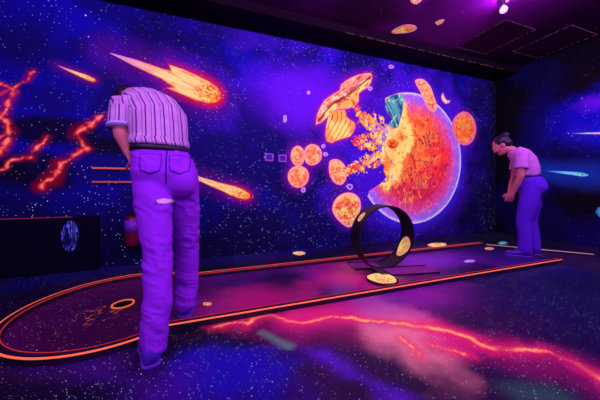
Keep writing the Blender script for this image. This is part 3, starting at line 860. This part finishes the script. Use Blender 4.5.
def loop_sticker(s0, ds, half, out, seed, label, sy=0.):
    us, vs = np.linspace(-1.1, 1.1, 45), np.linspace(-1.1, 1.1, 45)
    def wp(P):
        r = []
        for a, b in P:
            c, n = band(s0 + a * ds); r.append(tuple(c + LB * (b * half + sy) + n * out))
        return np.array(r)
    rr = random.Random(seed)
    poly = smooth_poly([(math.cos(t) * rr.uniform(.85, 1.08), math.sin(t) * rr.uniform(.85, 1.08)) for t in (2 * math.pi * k / 9 for k in range(9))])
    me, P = grid_mesh(us, vs, wp, lambda c: inside(c, poly))
    put_col(me, 'paint', rock_paint(seed, pit=(120, 30, 130), bright=(255, 215, 110), warm=(245, 150, 90))(P, seg_dist(P, poly, True), poly))
    o = link('rock_sticker', me, fig_mat)
    co = np.empty(len(me.vertices) * 3, np.float32); me.vertices.foreach_get('co', co)
    cen = Vector(co.reshape(-1, 3).mean(0)); me.transform(Matrix.Translation(-cen)); o.location = cen
    md = o.modifiers.new('thickness', 'SOLIDIFY'); md.thickness = .002; md.offset = 0
    tag(o, label, 'sticker', 'rock stickers on the loop')
loop_sticker(.178, .062, .095, .0062, 931, 'yellow and violet rock sticker on the inner right side of the black loop')
loop_sticker(.635, .03, .05, -.0062, 932, 'small pale rock sticker on the outer upper left of the black loop')
# low puck in front of the loop
dc = on_z(382, 279, .02)
t = thing('rock_disc', 'low black disc with yellow rock picture lying in front of the loop', 'disc', (dc.x, dc.y, .006))
bm = bmesh.new(); tube(bm, [(dc.x, dc.y, .0075), (dc.x, dc.y, .010), (dc.x, dc.y, .022), (dc.x, dc.y, .026)], [.132, .138, .138, .132], 48, False); bm_obj('base', bm, edge_mat, t)
poly = np.array([(dc.x + .122 * math.cos(a) * (1 + .05 * math.sin(3 * a)), dc.y + .122 * math.sin(a) * (1 + .05 * math.cos(5 * a))) for a in np.linspace(0, 2 * math.pi, 48, endpoint=False)])
figure('rock_picture', None, None, poly, FLOOR, rock_paint(941, warm=(250, 140, 110), bright=(255, 225, 130), pit=(150, 20, 90), rim=(255, 205, 120)), fig_mat, .005, .029, parent=t, thick=.002)

# ---- kerb of the neighbouring lane
ka, kb = on_z(486, 244.6, .02), on_z(594, 254.6, .02)
t = thing('kerb_strip', 'thin low kerb with whitish orange top running past the second person', 'kerb', (0, 0, 0))
def bar(bm, a, b, w, z0, z1):
    a, b = Vector(a), Vector(b); d = (b - a); d.z = 0; d.normalize(); n = Vector((-d.y, d.x, 0)) * w
    loft(bm, [[Vector((*(p + s * n).xy, zz)) for s, zz in ((-1, z0), (1, z0), (1, z1), (-1, z1))] for p in (a, b)])
bm = bmesh.new(); bar(bm, ka, kb, .018, .001, .02); bm_obj('board', bm, wood, t)
bm = bmesh.new(); bar(bm, ka, kb, .007, .02, .026); bm_obj('neon_edge', bm, neonmat('pale_peach_edge', neon(215, 150, 175), .5), t)

# ============================================================ OBJECTS ALONG THE BACK WALL
# low dark ledge at the left
lx = on_y(97, 216, 3.07).x; lz = on_y(0, 219, 3.07).z
t = thing('wall_ledge', 'long low black ledge against the back wall at far left', 'ledge', ((XL + lx) / 2, 3.1, 0))
ledge_mat = plain('ledge_black', pig(5, 2, 30), .8, .1, .3)
bm = bmesh.new(); box(bm, (XL + .004, 3.07, .001), (lx, WY - .004, lz - .006)); bm_obj('body', bm, ledge_mat, t)
bm = bmesh.new(); box(bm, (XL + .004, 3.064, lz - .006), (lx, WY - .004, lz)); bm_obj('top_board', bm, plain('ledge_top_navy', pig(10, 4, 70), .7, .1), t)
a = Mat('ledge_dim_neon'); sx = a.new('ShaderNodeSeparateXYZ'); a.l.new(a.coords(), sx.inputs[0])
n = a.noise(25.); cc = a.mixc(a.math('MULTIPLY', n, .8), neon(200, 45, 90), neon(90, 20, 110)); dim_neon = a.done(cc, .5, .2, emit=cc, k=.25)
bm = bmesh.new(); box(bm, (XL + .004, 3.058, lz - .006), (lx - .2, 3.065, lz + .002)); o = bm_obj('neon_edge', bm, dim_neon, t); o['label'] = 'faint pinkish red edge strip'
# rippled blue planet on its front
e0 = on_y(70, 236, 3.07)
ea, eb = .068, .15
poly = np.array([(e0.x + ea * math.cos(q), e0.z + eb * math.sin(q)) for q in np.linspace(0, 2 * math.pi, 40, endpoint=False)])
def ripple(P, sd, poly):
    u, v = (P[:, 0] - e0.x) / ea, (P[:, 1] - e0.z) / eb
    w = fbm(u, v * 1.4, 1.6, 3, 951)
    s = np.abs(np.sin(u * 9.5 + 8 * w))
    c = mix(neon(9, 3, 70), neon(85, 75, 245), sstep(.70, .97, s) * sstep(.25, .6, fbm(u, v, 2.2, 2, 952)))
    return c
figure('ripple_planet_sticker', 'small oval planet of wavy blue lines on the front of the black ledge', 'sticker', poly,
       lambda P, off: np.stack([P[:, 0], np.full(len(P), 3.07 - off), P[:, 1]], 1), ripple, fig_mat, .004, .004, thick=.003)

# two thin neon bars on the wall
for v, lab, kk in ((168.2, 'upper of two thin orange bars on the wall left of the striped-shirt person', .4), (181.4, 'lower of two thin orange bars on the wall left of the striped-shirt person', .22)):
    p, q = on_y(93, v), on_y(172, v + 1.4)
    zb = (p.z + q.z) / 2
    t = thing('wall_bar', lab, 'bar', ((p.x + q.x) / 2, WY, zb), 'thin neon bars on the back wall')
    bm = bmesh.new(); box(bm, (p.x, WY - .03, zb - .009), (q.x, WY - .016, zb + .009)); bm_obj('bar', bm, neonmat('bar_salmon' , neon(235 * (.75 + kk * .6), 95, 105), kk), t, bevel=.003)
    for xx in (p.x + .06, q.x - .06):
        bm = bmesh.new(); box(bm, (xx - .012, WY - .017, zb - .012), (xx + .012, WY - .001, zb + .012)); bm_obj('bracket', bm, metal, t)

# wall sockets
plate = plain('socket_plate_purple', pig(50, 6, 150), .6, .3)
lav = neonmat('socket_frame_lavender', neon(165, 60, 225), .4)
for px, lab in (((269, 157.3), 'left of the two purple-rimmed wall sockets on the back wall'), ((282.4, 158.3), 'right of the two purple-rimmed wall sockets, next to the asteroid pair')):
    c = on_y(*px); w, h = .052, .048
    t = thing('wall_socket', lab, 'wall socket', (c.x, WY, c.z), 'wall sockets')
    bm = bmesh.new(); box(bm, (c.x - w + .01, WY - .008, c.z - h + .01), (c.x + w - .01, WY - .001, c.z + h - .01)); bm_obj('plate', bm, plate, t)
    bm = bmesh.new()
    for lo, hi in (((-w, -h), (w, -h + .014)), ((-w, h - .014), (w, h)), ((-w, -h + .014), (-w + .014, h - .014)), ((w - .014, -h + .014), (w, h - .014))):
        box(bm, (c.x + lo[0], WY - .014, c.z + lo[1]), (c.x + hi[0], WY - .001, c.z + hi[1]))
    bm_obj('frame', bm, lav, t)

# fire extinguisher
ex, ey, ez = -.775, 3.045, .235
t = thing('fire_extinguisher', 'dark red fire extinguisher with violet label hung low on the back wall', 'fire extinguisher', (ex, ey, ez))
ered = plain('extinguisher_red', pig(95, 4, 42), .4, .4, .15)
bm = bmesh.new(); tube(bm, [(ex, ey, ez), (ex, ey, ez + .012), (ex, ey, ez + .26), (ex, ey, ez + .29), (ex, ey, ez + .31)], [.055, .065, .065, .05, .025], 28, False); bm_obj('cylinder', bm, ered, t, True)
bm = bmesh.new(); tube(bm, [(ex, ey, ez + .135), (ex, ey, ez + .262)], .0665, 28, False); bm_obj('label_band', bm, plain('extinguisher_label', pig(105, 20, 190), .5, .3), t, True)
bm = bmesh.new(); tube(bm, [(ex, ey, ez + .31), (ex, ey, ez + .345)], .018, 14, False); bm_obj('valve', bm, metal, t)
bm = bmesh.new(); box(bm, (ex - .015, ey - .09, ez + .345), (ex + .015, ey + .02, ez + .357)); box(bm, (ex - .012, ey - .08, ez + .325), (ex + .012, ey - .01, ez + .333)); bm_obj('handle', bm, metal, t)
bm = bmesh.new(); tube(bm, [(ex + .01, ey, ez + .33), (ex + .06, ey - .03, ez + .335), (ex + .088, ey - .04, ez + .28), (ex + .086, ey - .03, ez + .15), (ex + .08, ey - .02, ez + .08)], .009, 10); bm_obj('hose', bm, metal, t, True)
bm = bmesh.new(); box(bm, (ex - .02, ey + .06, ez + .10), (ex + .02, WY + .002, ez + .30)); bm_obj('bracket', bm, metal, t)

# ============================================================ PEOPLE
def fabric(name, col, spec=.1, bscale=14., bstr=.35):
    a = Mat(name)
    mp = a.new('ShaderNodeMapping'); a.l.new(a.coords(), mp.inputs[0]); mp.inputs['Scale'].default_value = (.6, .6, 1.8)
    n = a.noise(bscale, 4., .6, mp.outputs[0]); w = a.noise(260., 1.)
    c = a.mixc(n, [q * .78 for q in col], [min(1, q * 1.12) for q in col])
    c = a.mixc(a.math('MULTIPLY', w, .35), c, [q * .75 for q in col])
    return a.done(c, .85, spec, bump=n, bstr=bstr)
def skinmat():
    a = Mat('skin'); n = a.noise(25., 4.)
    c = a.mixc(n, pig(150, 58, 108), pig(176, 72, 122))
    return a.done(c, .55, .3, bump=a.noise(180.), bstr=.05)
skin = skinmat()
hair_mat = Mat('dark_hair')
mp = hair_mat.new('ShaderNodeMapping'); hair_mat.l.new(hair_mat.coords(), mp.inputs[0]); mp.inputs['Scale'].default_value = (1, .15, .15)
hn = hair_mat.noise(120., 3., .5, mp.outputs[0])
hair_mat = hair_mat.done(hair_mat.mixc(hn, pig(10, 2, 20), pig(34, 7, 58)), .5, .4, bump=hn, bstr=.4)
jeans = fabric('jeans_violet', pig(128, 22, 226))
jeans_b = fabric('jeans_blue_violet', pig(78, 16, 206))
belt_mat = plain('belt_black', pig(20, 8, 45), .5, .4)
shoe_mat = plain('shoe_violet', pig(62, 12, 165), .6, .3)
sole_mat = plain('sole_pale_violet', pig(84, 22, 185), .6, .3)
eye_white = plain('eye_white', pig(190, 130, 210), .3, .5)
eye_dark = plain('eye_dark', pig(20, 6, 24), .2, .5)
lip_mat = plain('lips', pig(150, 30, 85), .5, .3)

def head_blob(bm, c, M):
    e = lambda p, r: ell(bm, c + M @ Vector(p), r, M)
    e((0, -.012, .035), (.073, .092, .085)); e((0, .03, -.005), (.064, .065, .08)); e((0, .045, -.06), (.043, .045, .042))
    e((0, .078, -.075), (.022, .02, .02)); e((0, .083, .030), (.05, .02, .016))
    tube(bm, [c + M @ Vector((0, .088, .022)), c + M @ Vector((0, .108, -.018))], [.009, .014], 10)
    for s in (-1, 1):
        e((s * .032, .078, -.02), (.024, .02, .022)); e((s * .074, -.005, -.005), (.010, .02, .032)); e((s * .012, .1, -.022), (.009, .01, .008))
def head_parts(body, c, M):
    for s in (-1, 1):
        bm = bmesh.new(); ell(bm, c + M @ Vector((s * .031, .087, .010)), (.011, .008, .007), M, 12); o = bm_obj('eye', bm, eye_white, body, True)
        bm = bmesh.new(); ell(bm, c + M @ Vector((s * .031, .094, .009)), (.005, .003, .005), M, 10); bm_obj('iris', bm, eye_dark, o, True)
    bm = bmesh.new(); ell(bm, c + M @ Vector((0, .092, -.046)), (.022, .008, .006), M, 12); ell(bm, c + M @ Vector((0, .090, -.053)), (.018, .008, .006), M, 12)
    bm_obj('lips', bm, lip_mat, body, True)
def hand(bm, wrist, d, side, palm, curl=.5, s=1.):
    """hand with palm, four unequal bent fingers and a thumb leaving the side of the palm"""
    d, side, palm = Vector(d).normalized(), Vector(side).normalized(), Vector(palm).normalized()
    M = Matrix((side, d, palm)).transposed()
    ell(bm, wrist + d * .045 * s, (.040 * s, .052 * s, .017 * s), M, 16)
    tube(bm, [wrist - d * .02, wrist + d * .03 * s], [.027 * s, .03 * s], 12)
    for k, L in enumerate((.070, .078, .073, .057)):
        o = wrist + d * .085 * s + side * ((.029 - .0195 * k) * s)
        pts, ang_ = [o - d * .03 * s, o], 0
        for j, f in enumerate((.45, .32, .23)):
            ang_ += curl * (.7, 1., .7)[j]
            pts.append(pts[-1] + (d * math.cos(ang_) + palm * math.sin(ang_)) * L * f * s)
        tube(bm, pts, [.0095 * s, .0095 * s, .0090 * s, .0085 * s, .0075 * s], 10)
    o = wrist + d * .025 * s + side * .030 * s
    p1 = o + (d * .6 + side * .75 + palm * .25).normalized() * .035 * s
    p2 = p1 + (d * .85 + side * .25 + palm * .5).normalized() * .03 * s
    tube(bm, [o - side * .015 * s, o, p1, p2, p2 + (d * .9 + palm * .5).normalized() * .022 * s], [.014 * s, .013 * s, .0105 * s, .0095 * s, .008 * s], 10)
def shoe(name, heel, yaw, z0, parent, L=.27, w=.048):
    f = Vector((math.cos(yaw), math.sin(yaw), 0)); r = Vector((f.y, -f.x, 0)); h = Vector(heel)
    up = Vector((0, 0, 1)); rings = []
    for u, ww, top in ((-.03, .5, .055), (.0, .8, .085), (.15, .86, .095), (.32, .85, .085), (.5, .95, .062), (.7, 1.08, .048), (.88, .95, .040), (.97, .6, .032), (1.0, .3, .026)):
        c = h + f * (u * L); c.z = z0 + .012 + (top - .0) / 2
        rings.append(sect(c, r * (w * ww), up * (top / 2), 18, 2.4))
    bm = bmesh.new(); loft(bm, rings); s = bm_obj('shoe', bm, shoe_mat, parent, True)
    bm = bmesh.new(); lo = []
    for u, ww in ((-.045, .3), (-.038, .55), (-.015, .78), (.04, .88), (.1, .92), (.4, .88), (.7, 1.14), (.9, 1.0), (.99, .62), (1.02, .3)):
        c = h + f * (u * L); c.z = z0 + .009
        lo.append(sect(c, r * (w * ww * .98), up * .0085, 16, 3.5))
    loft(bm, lo); bm_obj('sole', bm, sole_mat, s, True)
    return s
def body_link(name, me, mat, parent): return link(name, me, mat, parent, True)

# ---------------- person in the striped shirt: seen from behind, stooping forward and left
def Q(u, v, Y): return on_y(u, v, Y)
p1 = thing('person', 'person in a striped short-sleeved shirt and jeans, seen from behind, stooping over the near rail', 'person', (-.21, 1.6, 0))
R_ = Vector((.98, .16, 0)).normalized()                # across the hips, to the photo's right
hipc, waist = Q(166, 172, 1.65), Q(161, 148, 1.66)
spine = [(Q(164, 158, 1.65), .150, .115), (Q(160.5, 147, 1.66), .140, .108), (Q(160, 135, 1.69), .150, .112), (Q(159, 122, 1.74), .160, .118), (Q(153, 111, 1.81), .155, .112), (Q(144.5, 103.5, 1.89), .130, .098), (Q(136, 100, 1.97), .080, .075)]
def spine_rings(k, shrink=0.):
    rr = []
    for i in range(len(spine)):
        c, a, b = spine[i]
        d = (spine[min(i + 1, len(spine) - 1)][0] - spine[max(i - 1, 0)][0]).normalized()
        r = (R_ - d * R_.dot(d)).normalized(); f = d.cross(r) * -1
        rr.append(sect(c, r * (a + shrink), f * (b + shrink), 28, 2.3))
    return rr[:k] if k else rr
neck0, headc = Q(133, 101, 1.99), Q(127, 102.5, 2.12)
shL, elL, wrL = Q(121, 106, 1.74), Q(120.5, 131, 1.70), Q(127, 149, 1.68)
shR, elR, wrR = Q(170, 120, 1.88), Q(172, 134, 2.02), Q(140, 152, 2.06)
legs1 = {'l': [Q(151, 178, 1.62), Q(153.5, 204, 1.57), Q(157.5, 248, 1.50), Q(157.5, 300, 1.42), Vector((-.262, 1.39, .075))],
         'r': [Q(182, 178, 1.67), Q(184.5, 204, 1.71), Q(187, 248, 1.79), Q(187, 285, 1.82), Vector((-.160, 1.80, .08))]}
def leg_rad(k): return [.094, .093, .068, .058, .048] if k == 'l' else [.094, .088, .070, .060, .050]
# body
bm = bmesh.new()
loft(bm, spine_rings(0, -.018))
ell(bm, Q(166, 170, 1.655), (.145, .11, .12))
for k in 'lr': tube(bm, legs1[k], [q - .018 for q in leg_rad(k)], 16)
for k, c in (('l', legs1['l'][-1]), ('r', legs1['r'][-1])):
    ell(bm, c + Vector((0, .09, -.03)), (.035, .11, .025))
tube(bm, [neck0 - (headc - neck0) * .5, neck0, headc.lerp(neck0, .3)], [.062, .056, .054], 16)
Fh = (headc - neck0).normalized()
Mh_y = Vector((-.25, .62, -.72)).normalized(); Mh_x = Vector((.95, .25, -.05)); Mh_x = (Mh_x - Mh_y * Mh_x.dot(Mh_y)).normalized()
Mh = Matrix((Mh_x, Mh_y, Mh_x.cross(Mh_y))).transposed()
head_blob(bm, headc, Mh)
for a, b, c in ((shL, elL, wrL), (shR, elR, wrR)):
    tube(bm, [a, a.lerp(b, .5), b, b.lerp(c, .35), c], [.052, .045, .039, .041, .027], 16)
hand(bm, wrL, (wrL - elL) + Vector((.01, .02, 0)), (.35, .9, 0), (.95, -.2, .1), .45, .95)
hand(bm, wrR, (wrR - elR) + Vector((0, 0, -.1)), (0, .9, .3), (-.3, .2, -.9), .7, .95)
body = body_link('body', grow(bm, .006, 5), skin, p1)
head_parts(body, headc, Mh)
bm = bmesh.new(); e = lambda p, r: ell(bm, headc + Mh @ Vector(p), r, Mh)
e((0, -.022, .045), (.082, .093, .085)); e((0, -.05, .0), (.074, .062, .075))
body_link('hair', grow(bm, .007, 4), hair_mat, p1)
# jeans
bm = bmesh.new()
loft(bm, [sect(Q(161, 148.5, 1.66), R_ * .142, Vector((0, .112, 0)), 26, 2.2), sect(Q(164, 160, 1.655), R_ * .160, Vector((0, .126, 0)), 26, 2.3),
          sect(Q(166.5, 173, 1.645), R_ * .174, Vector((0, .138, .0)), 26, 2.4), sect(Q(167.5, 183, 1.645), R_ * .168, Vector((0, .125, 0)), 26, 2.3), sect(Q(168, 194, 1.645), R_ * .14, Vector((0, .10, 0)), 26, 2.1), sect(Q(168, 200, 1.645), R_ * .08, Vector((0, .05, 0)), 26, 2.)])
for s, u in ((-1, 152), (1, 182)): ell(bm, Q(u, 182, 1.60), (.082, .085, .095))
for k in 'lr': tube(bm, legs1[k], [q + (.0, .002, .004, .008, .014)[i] for i, q in enumerate(leg_rad(k))], 20)
o = body_link('jeans', grow(bm, .007, 10), jeans, p1)
# folds behind the knees and under the seat
def folds(ob, zs, amp):
    me = ob.data; n = len(me.vertices); off = ob.parent.location
    c = np.empty(n * 3, np.float32); me.vertices.foreach_get('co', c); c = c.reshape(-1, 3)
    nn = np.empty(n * 3, np.float32); me.vertices.foreach_get('normal', nn); nn = nn.reshape(-1, 3)
    w = c + np.array(off); m = np.zeros(n)
    for z0, dz, g in zs: m = np.maximum(m, g * np.exp(-((w[:, 2] - z0) / dz) ** 2))
    h = ridge(w[:, 0] * 2.5 + w[:, 1] * 1.5, w[:, 2] * 4 + w[:, 0] * 1.5, 5., 2, 77) - .6
    c = c + nn * (amp * m * h)[:, None]
    me.vertices.foreach_set('co', c.astype(np.float32).ravel()); me.update()
folds(o, [(.74, .06, 1.), (.50, .12, .8), (.2, .14, .9), (1.0, .05, .6)], .024)
from mathutils.bvhtree import BVHTree
dg = bpy.context.evaluated_depsgraph_get(); dg.update()
jb = BVHTree.FromPolygons([o.matrix_world @ v.co if False else v.co + p1.location for v in o.data.vertices], [list(p.vertices) for p in o.data.polygons])
def on_jeans(name, poly, mat, lift=.003, lab=None):
    """cloth patch laid onto the back of the jeans"""
    poly = np.array(poly); lo, hi = poly.min(0), poly.max(0)
    def w(P):
        r = []
        for a_, b_ in P:
            hit = jb.ray_cast(Vector((a_, .5, b_)), Vector((0, 1, 0)))[0]
            r.append((a_, (hit.y if hit else 1.6) - lift, b_))
        return np.array(r)
    me, P = grid_mesh(np.linspace(lo[0], hi[0], 26), np.linspace(lo[1], hi[1], 26), w, lambda c: inside(c, poly))
    q = link(name, me, mat, o, True); md = q.modifiers.new('thickness', 'SOLIDIFY'); md.thickness = .004; md.offset = -1
    if lab: q['label'] = lab
    return q
seam_mat = fabric('jeans_seam_dark', pig(62, 8, 150))
for u, v in ((150, 163), (179, 163.5)):
    c = Q(u, v, 1.51)
    for g, m_, li in ((.052, seam_mat, .002), (.048, jeans, .0045)):
        if True:
            on_jeans('back_pocket' if g == .048 else 'pocket_seam', [(c.x - g, c.z + g), (c.x + g, c.z + g), (c.x + g * .95, c.z - g * .75), (c.x, c.z - g * 1.15), (c.x - g * .95, c.z - g * .75)], m_, li)
c = Q(165.5, 165, 1.51); on_jeans('seat_seam', [(c.x - .004, c.z + .10), (c.x + .004, c.z + .10), (c.x + .006, c.z - .10), (c.x - .002, c.z - .10)], seam_mat, .002)
c = Q(164, 201.5, 1.47)
on_jeans('thigh_patch', [(c.x - .035, c.z + .008), (c.x - .005, c.z + .015), (c.x + .03, c.z + .006), (c.x + .038, c.z - .008), (c.x + .005, c.z - .013), (c.x - .03, c.z - .010)], plain('pale_pink_print', pig(235, 140, 225), .7, .1, .5, 90.), .003, 'small pale pink mark on the thigh')
bm = bmesh.new(); loft(bm, [sect(Q(161, v, 1.66) , R_ * (.149 + .004 * k), Vector((0, .120, 0)), 40, 2.2) for k, v in enumerate((147, 152.5))]); bm_obj('belt', bm, belt_mat, o, True)
for k, yy in (('l', 1.47), ('r', 1.85)): pass
shoe('shoe', (-.262, 1.335, 0), math.radians(105), 0.0, p1, .25)
shoe('shoe', (-.160, 1.755, 0), math.radians(82), .007, p1, .25)
# shirt with dark pinstripes
bm = bmesh.new()
loft(bm, spine_rings(0, .006)[1:])
loft(bm, [sect(Q(161, 147.5, 1.66), R_ * .151, Vector((0, .125, 0)), 28, 2.3), sect(Q(161, 144.5, 1.66), R_ * .156, Vector((0, .128, 0)), 28, 2.3), sect(Q(160.5, 139, 1.68), R_ * .155, Vector((0, .122, 0)), 28, 2.3)])
for a, b in ((shL, elL), (shR, elR)):
    tube(bm, [a + (spine[4][0] - a) * .35, a, a.lerp(b, .45), a.lerp(b, .84)], [.078, .066, .063, .065], 20, False)
tube(bm, [neck0 - Fh * .05, neck0 + Fh * .015], [.085, .066], 18, False)
sm = grow(bm, .006, 4)
co = np.empty(len(sm.vertices) * 3, np.float32); sm.vertices.foreach_get('co', co); co = co.reshape(-1, 3)
cs = np.array([s[0] for s in spine]); best = np.full(len(co), 1e9); across = np.zeros(len(co)); along = np.zeros(len(co))
for i in range(len(cs) - 1):
    ab = cs[i + 1] - cs[i]; t_ = np.clip(((co - cs[i]) @ ab) / (ab @ ab), -.3 if i == 0 else 0, 1)
    v = co - cs[i] - t_[:, None] * ab; d = np.linalg.norm(v, axis=1)
    r = np.array(R_) - ab * (np.array(R_) @ ab) / (ab @ ab); r /= np.linalg.norm(r)
    m = d < best; best = np.where(m, d, best); across = np.where(m, v @ r, across); along = np.where(m, i + t_, along)
ax = np.array(elL - shL); ax /= np.linalg.norm(ax)          # sleeve: stripes run down the arm
vs_ = co - np.array(shL); ta = vs_ @ ax; rad_ = np.linalg.norm(vs_ - ta[:, None] * ax, axis=1)
sl = (ta > .02) & (rad_ < .085) & (co[:, 0] < shL.x + .075)
across = np.where(sl, vs_ @ np.cross(ax, [0, 1, 0]) + .013, across)
put_val(sm, 'across', across)
a = Mat('striped_shirt')
s_ = a.attr('across').outputs['Fac']
def stripe(freq, off, w):
    f = a.math('FRACT', a.math('MULTIPLY_ADD', s_, freq, 10 + off)); return a.math('LESS_THAN', a.math('ABSOLUTE', a.math('SUBTRACT', f, .5)), w)
st = a.math('MAXIMUM', stripe(22, 0, .075), a.math('MULTIPLY', stripe(22, .38, .055), .6))
n = a.noise(13., 4.); c = a.mixc(n, pig(140, 64, 178), pig(176, 98, 208)); c = a.mixc(st, c, pig(62, 16, 108))
shirt_mat = a.done(c, .85, .1, bump=n, bstr=.5)
o = body_link('shirt', sm, shirt_mat, p1)
bm = bmesh.new(); p = shL.lerp(elL, .845); d = (elL - shL).normalized()
tube(bm, [p - d * .008, p + d * .008], .0675, 24, False); bm_obj('sleeve_cuff', bm, plain('cuff_white', pig(150, 95, 235), .8, .1), o, True)

# ---------------- second person: at the far end, facing left, head bowed
p2 = thing('person', 'dark-haired person in a lavender top and jeans standing head bowed by the right wall', 'person', (3.62, 1.97, 0))
F2 = Vector((-.58, .815, 0)).normalized(); S2 = Vector((-F2.y, F2.x, 0))      # facing photo-left; S2 points to the viewer
base = Vector((3.655, 1.95, 0))
def B(f, z, s=0.): return base + F2 * f + S2 * s + Vector((0, 0, z))
sp2 = [(B(-.02, .90), .155, .125), (B(0, .97), .145, .11), (B(.01, 1.06), .155, .115), (B(.035, 1.15), .165, .118), (B(.075, 1.23), .165, .10), (B(.13, 1.285), .10, .07)]
def rings2(g):
    rr = []
    for i, (c, a_, b_) in enumerate(sp2):
        d = (sp2[min(i + 1, len(sp2) - 1)][0] - sp2[max(i - 1, 0)][0]).normalized()
        rr.append(sect(c, S2 * (a_ + g), d.cross(S2) * (b_ + g), 26, 2.3))
    return rr
hd2 = B(.245, 1.365)
My = (F2 * .80 + Vector((0, 0, -.60))).normalized(); Mx = -S2 * -1
Mx = My.cross(Vector((0, 0, 1))).normalized()
M2 = Matrix((Mx, My, Mx.cross(My))).transposed()
legs2 = [[B(-.02, .80, .085), B(.01, .62, .085), B(.045, .42, .085), B(.03, .22, .085), B(.035, .085, .085)],
         [B(-.03, .80, -.085), B(-.05, .62, -.09), B(-.03, .42, -.10), B(-.06, .22, -.10), B(-.07, .085, -.10)]]
lr2 = [.098, .090, .066, .058, .05]
arm2 = [(B(.07, 1.21, .165), B(.085, .965, .19), B(.155, .755, .12)), (B(.08, 1.21, -.165), B(.11, .965, -.18), B(.165, .755, -.07))]
bm = bmesh.new(); loft(bm, rings2(-.016)); ell(bm, B(-.03, .84), (.12, .15, .11), Matrix((F2, S2, Vector((0, 0, 1)))).transposed())
for L in legs2: tube(bm, L, [q - .016 for q in lr2], 16); ell(bm, L[-1] + F2 * .08 + Vector((0, 0, -.045)), (.1, .03, .022), Matrix((F2, S2, Vector((0, 0, 1)))).transposed())
tube(bm, [B(.10, 1.24), B(.15, 1.30), hd2 - My * .01 - Vector((0, 0, .03))], [.062, .054, .052], 16)
head_blob(bm, hd2, M2)
for (a_, b_, c_), s in zip(arm2, (1, -1)):
    tube(bm, [a_, a_.lerp(b_, .5), b_, b_.lerp(c_, .35), c_], [.048, .042, .036, .037, .025], 16)
    hand(bm, c_, c_ - b_, F2 + Vector((0, 0, .3)), -S2 * s, .7, .92)
body2 = body_link('body', grow(bm, .007, 4), skin, p2)
head_parts(body2, hd2, M2)
bm = bmesh.new(); e = lambda p, r: ell(bm, hd2 + M2 @ Vector(p), r, M2)
e((0, -.026, .045), (.083, .092, .084)); e((0, -.055, .0), (.074, .06, .07))
h2 = body_link('hair', grow(bm, .007, 4), hair_mat, p2)
bm = bmesh.new(); ell(bm, hd2 + M2 @ Vector((0, -.105, .085)), (.045, .042, .042), M2); bm_obj('hair_bun', bm, hair_mat, h2, True)
bm = bmesh.new()
MM = Matrix((F2, S2, Vector((0, 0, 1)))).transposed()
loft(bm, [sect(B(-.003, .975), F2 * .117, S2 * .152, 26, 2.2), sect(B(-.02, .92), F2 * .14, S2 * .172, 26, 2.2), sect(B(-.035, .83), F2 * .150, S2 * .180, 26, 2.3), sect(B(-.03, .76), F2 * .12, S2 * .16, 26, 2.2), sect(B(-.03, .70), F2 * .06, S2 * .09, 26, 2.)])
for s in (.075, -.075): ell(bm, B(-.065, .85, s), (.085, .085, .10), MM)
for L in legs2: tube(bm, L, [lr2[i] + (.0, .004, .010, .014, .020)[i] for i in range(5)], 20)
o = body_link('jeans', grow(bm, .008, 12), jeans_b, p2)
bm = bmesh.new(); loft(bm, [sect(B(-.003, zz), F2 * .123, S2 * .158, 36, 2.2) for zz in (.952, .982)]); bm_obj('belt', bm, belt_mat, o, True)
yaw2 = math.atan2(F2.y, F2.x)
h = legs2[0][-1] - F2 * .06; shoe('shoe', (h.x, h.y, 0), yaw2 + .1, .007 if h.x < 3.6 else .0, p2, .25)
h = legs2[1][-1] - F2 * .06; shoe('shoe', (h.x, h.y, 0), yaw2 - .1, .007 if h.x < 3.6 else .0, p2, .25)
bm = bmesh.new(); loft(bm, rings2(.008)[1:])
for a_, b_, c_ in arm2:
    tube(bm, [sp2[4][0].lerp(a_, .5), a_, a_.lerp(b_, .3), a_.lerp(b_, .62)], [.08, .068, .066, .07], 18, False)
tube(bm, [B(.11, 1.245), B(.145, 1.29)], [.085, .066], 18, False)
a = Mat('lavender_top'); n = a.noise(16., 4.); w = a.noise(140., 2.)
c = a.mixc(n, pig(150, 50, 190), pig(190, 86, 220)); c = a.mixc(a.math('MULTIPLY', w, .4), c, pig(120, 40, 170))
body_link('shirt', grow(bm, .007, 4), a.done(c, .85, .1, bump=n, bstr=.5), p2)

# ============================================================ CAMERA, WORLD, VIEW
W = bpy.data.worlds.new('world'); SC.world = W; W.use_nodes = True
W.node_tree.nodes['Background'].inputs[0].default_value = (.01, .004, .02, 1)
cam = bpy.data.cameras.new('camera'); co_ = bpy.data.objects.new('camera', cam); C.objects.link(co_)
cam.sensor_width = 36; cam.lens = 36 * FPX / 600; cam.shift_y = -(200 - HZ) / 600
cam.clip_start = .02
co_.location = (0, 0, EYE); co_.rotation_euler = (math.pi / 2, 0, -math.atan2(SA, CA))
SC.camera = co_
SC.view_settings.view_transform = 'Standard'; SC.view_settings.look = 'None'
SC.view_settings.exposure = 0; SC.view_settings.gamma = 1; SC.view_settings.use_curve_mapping = False
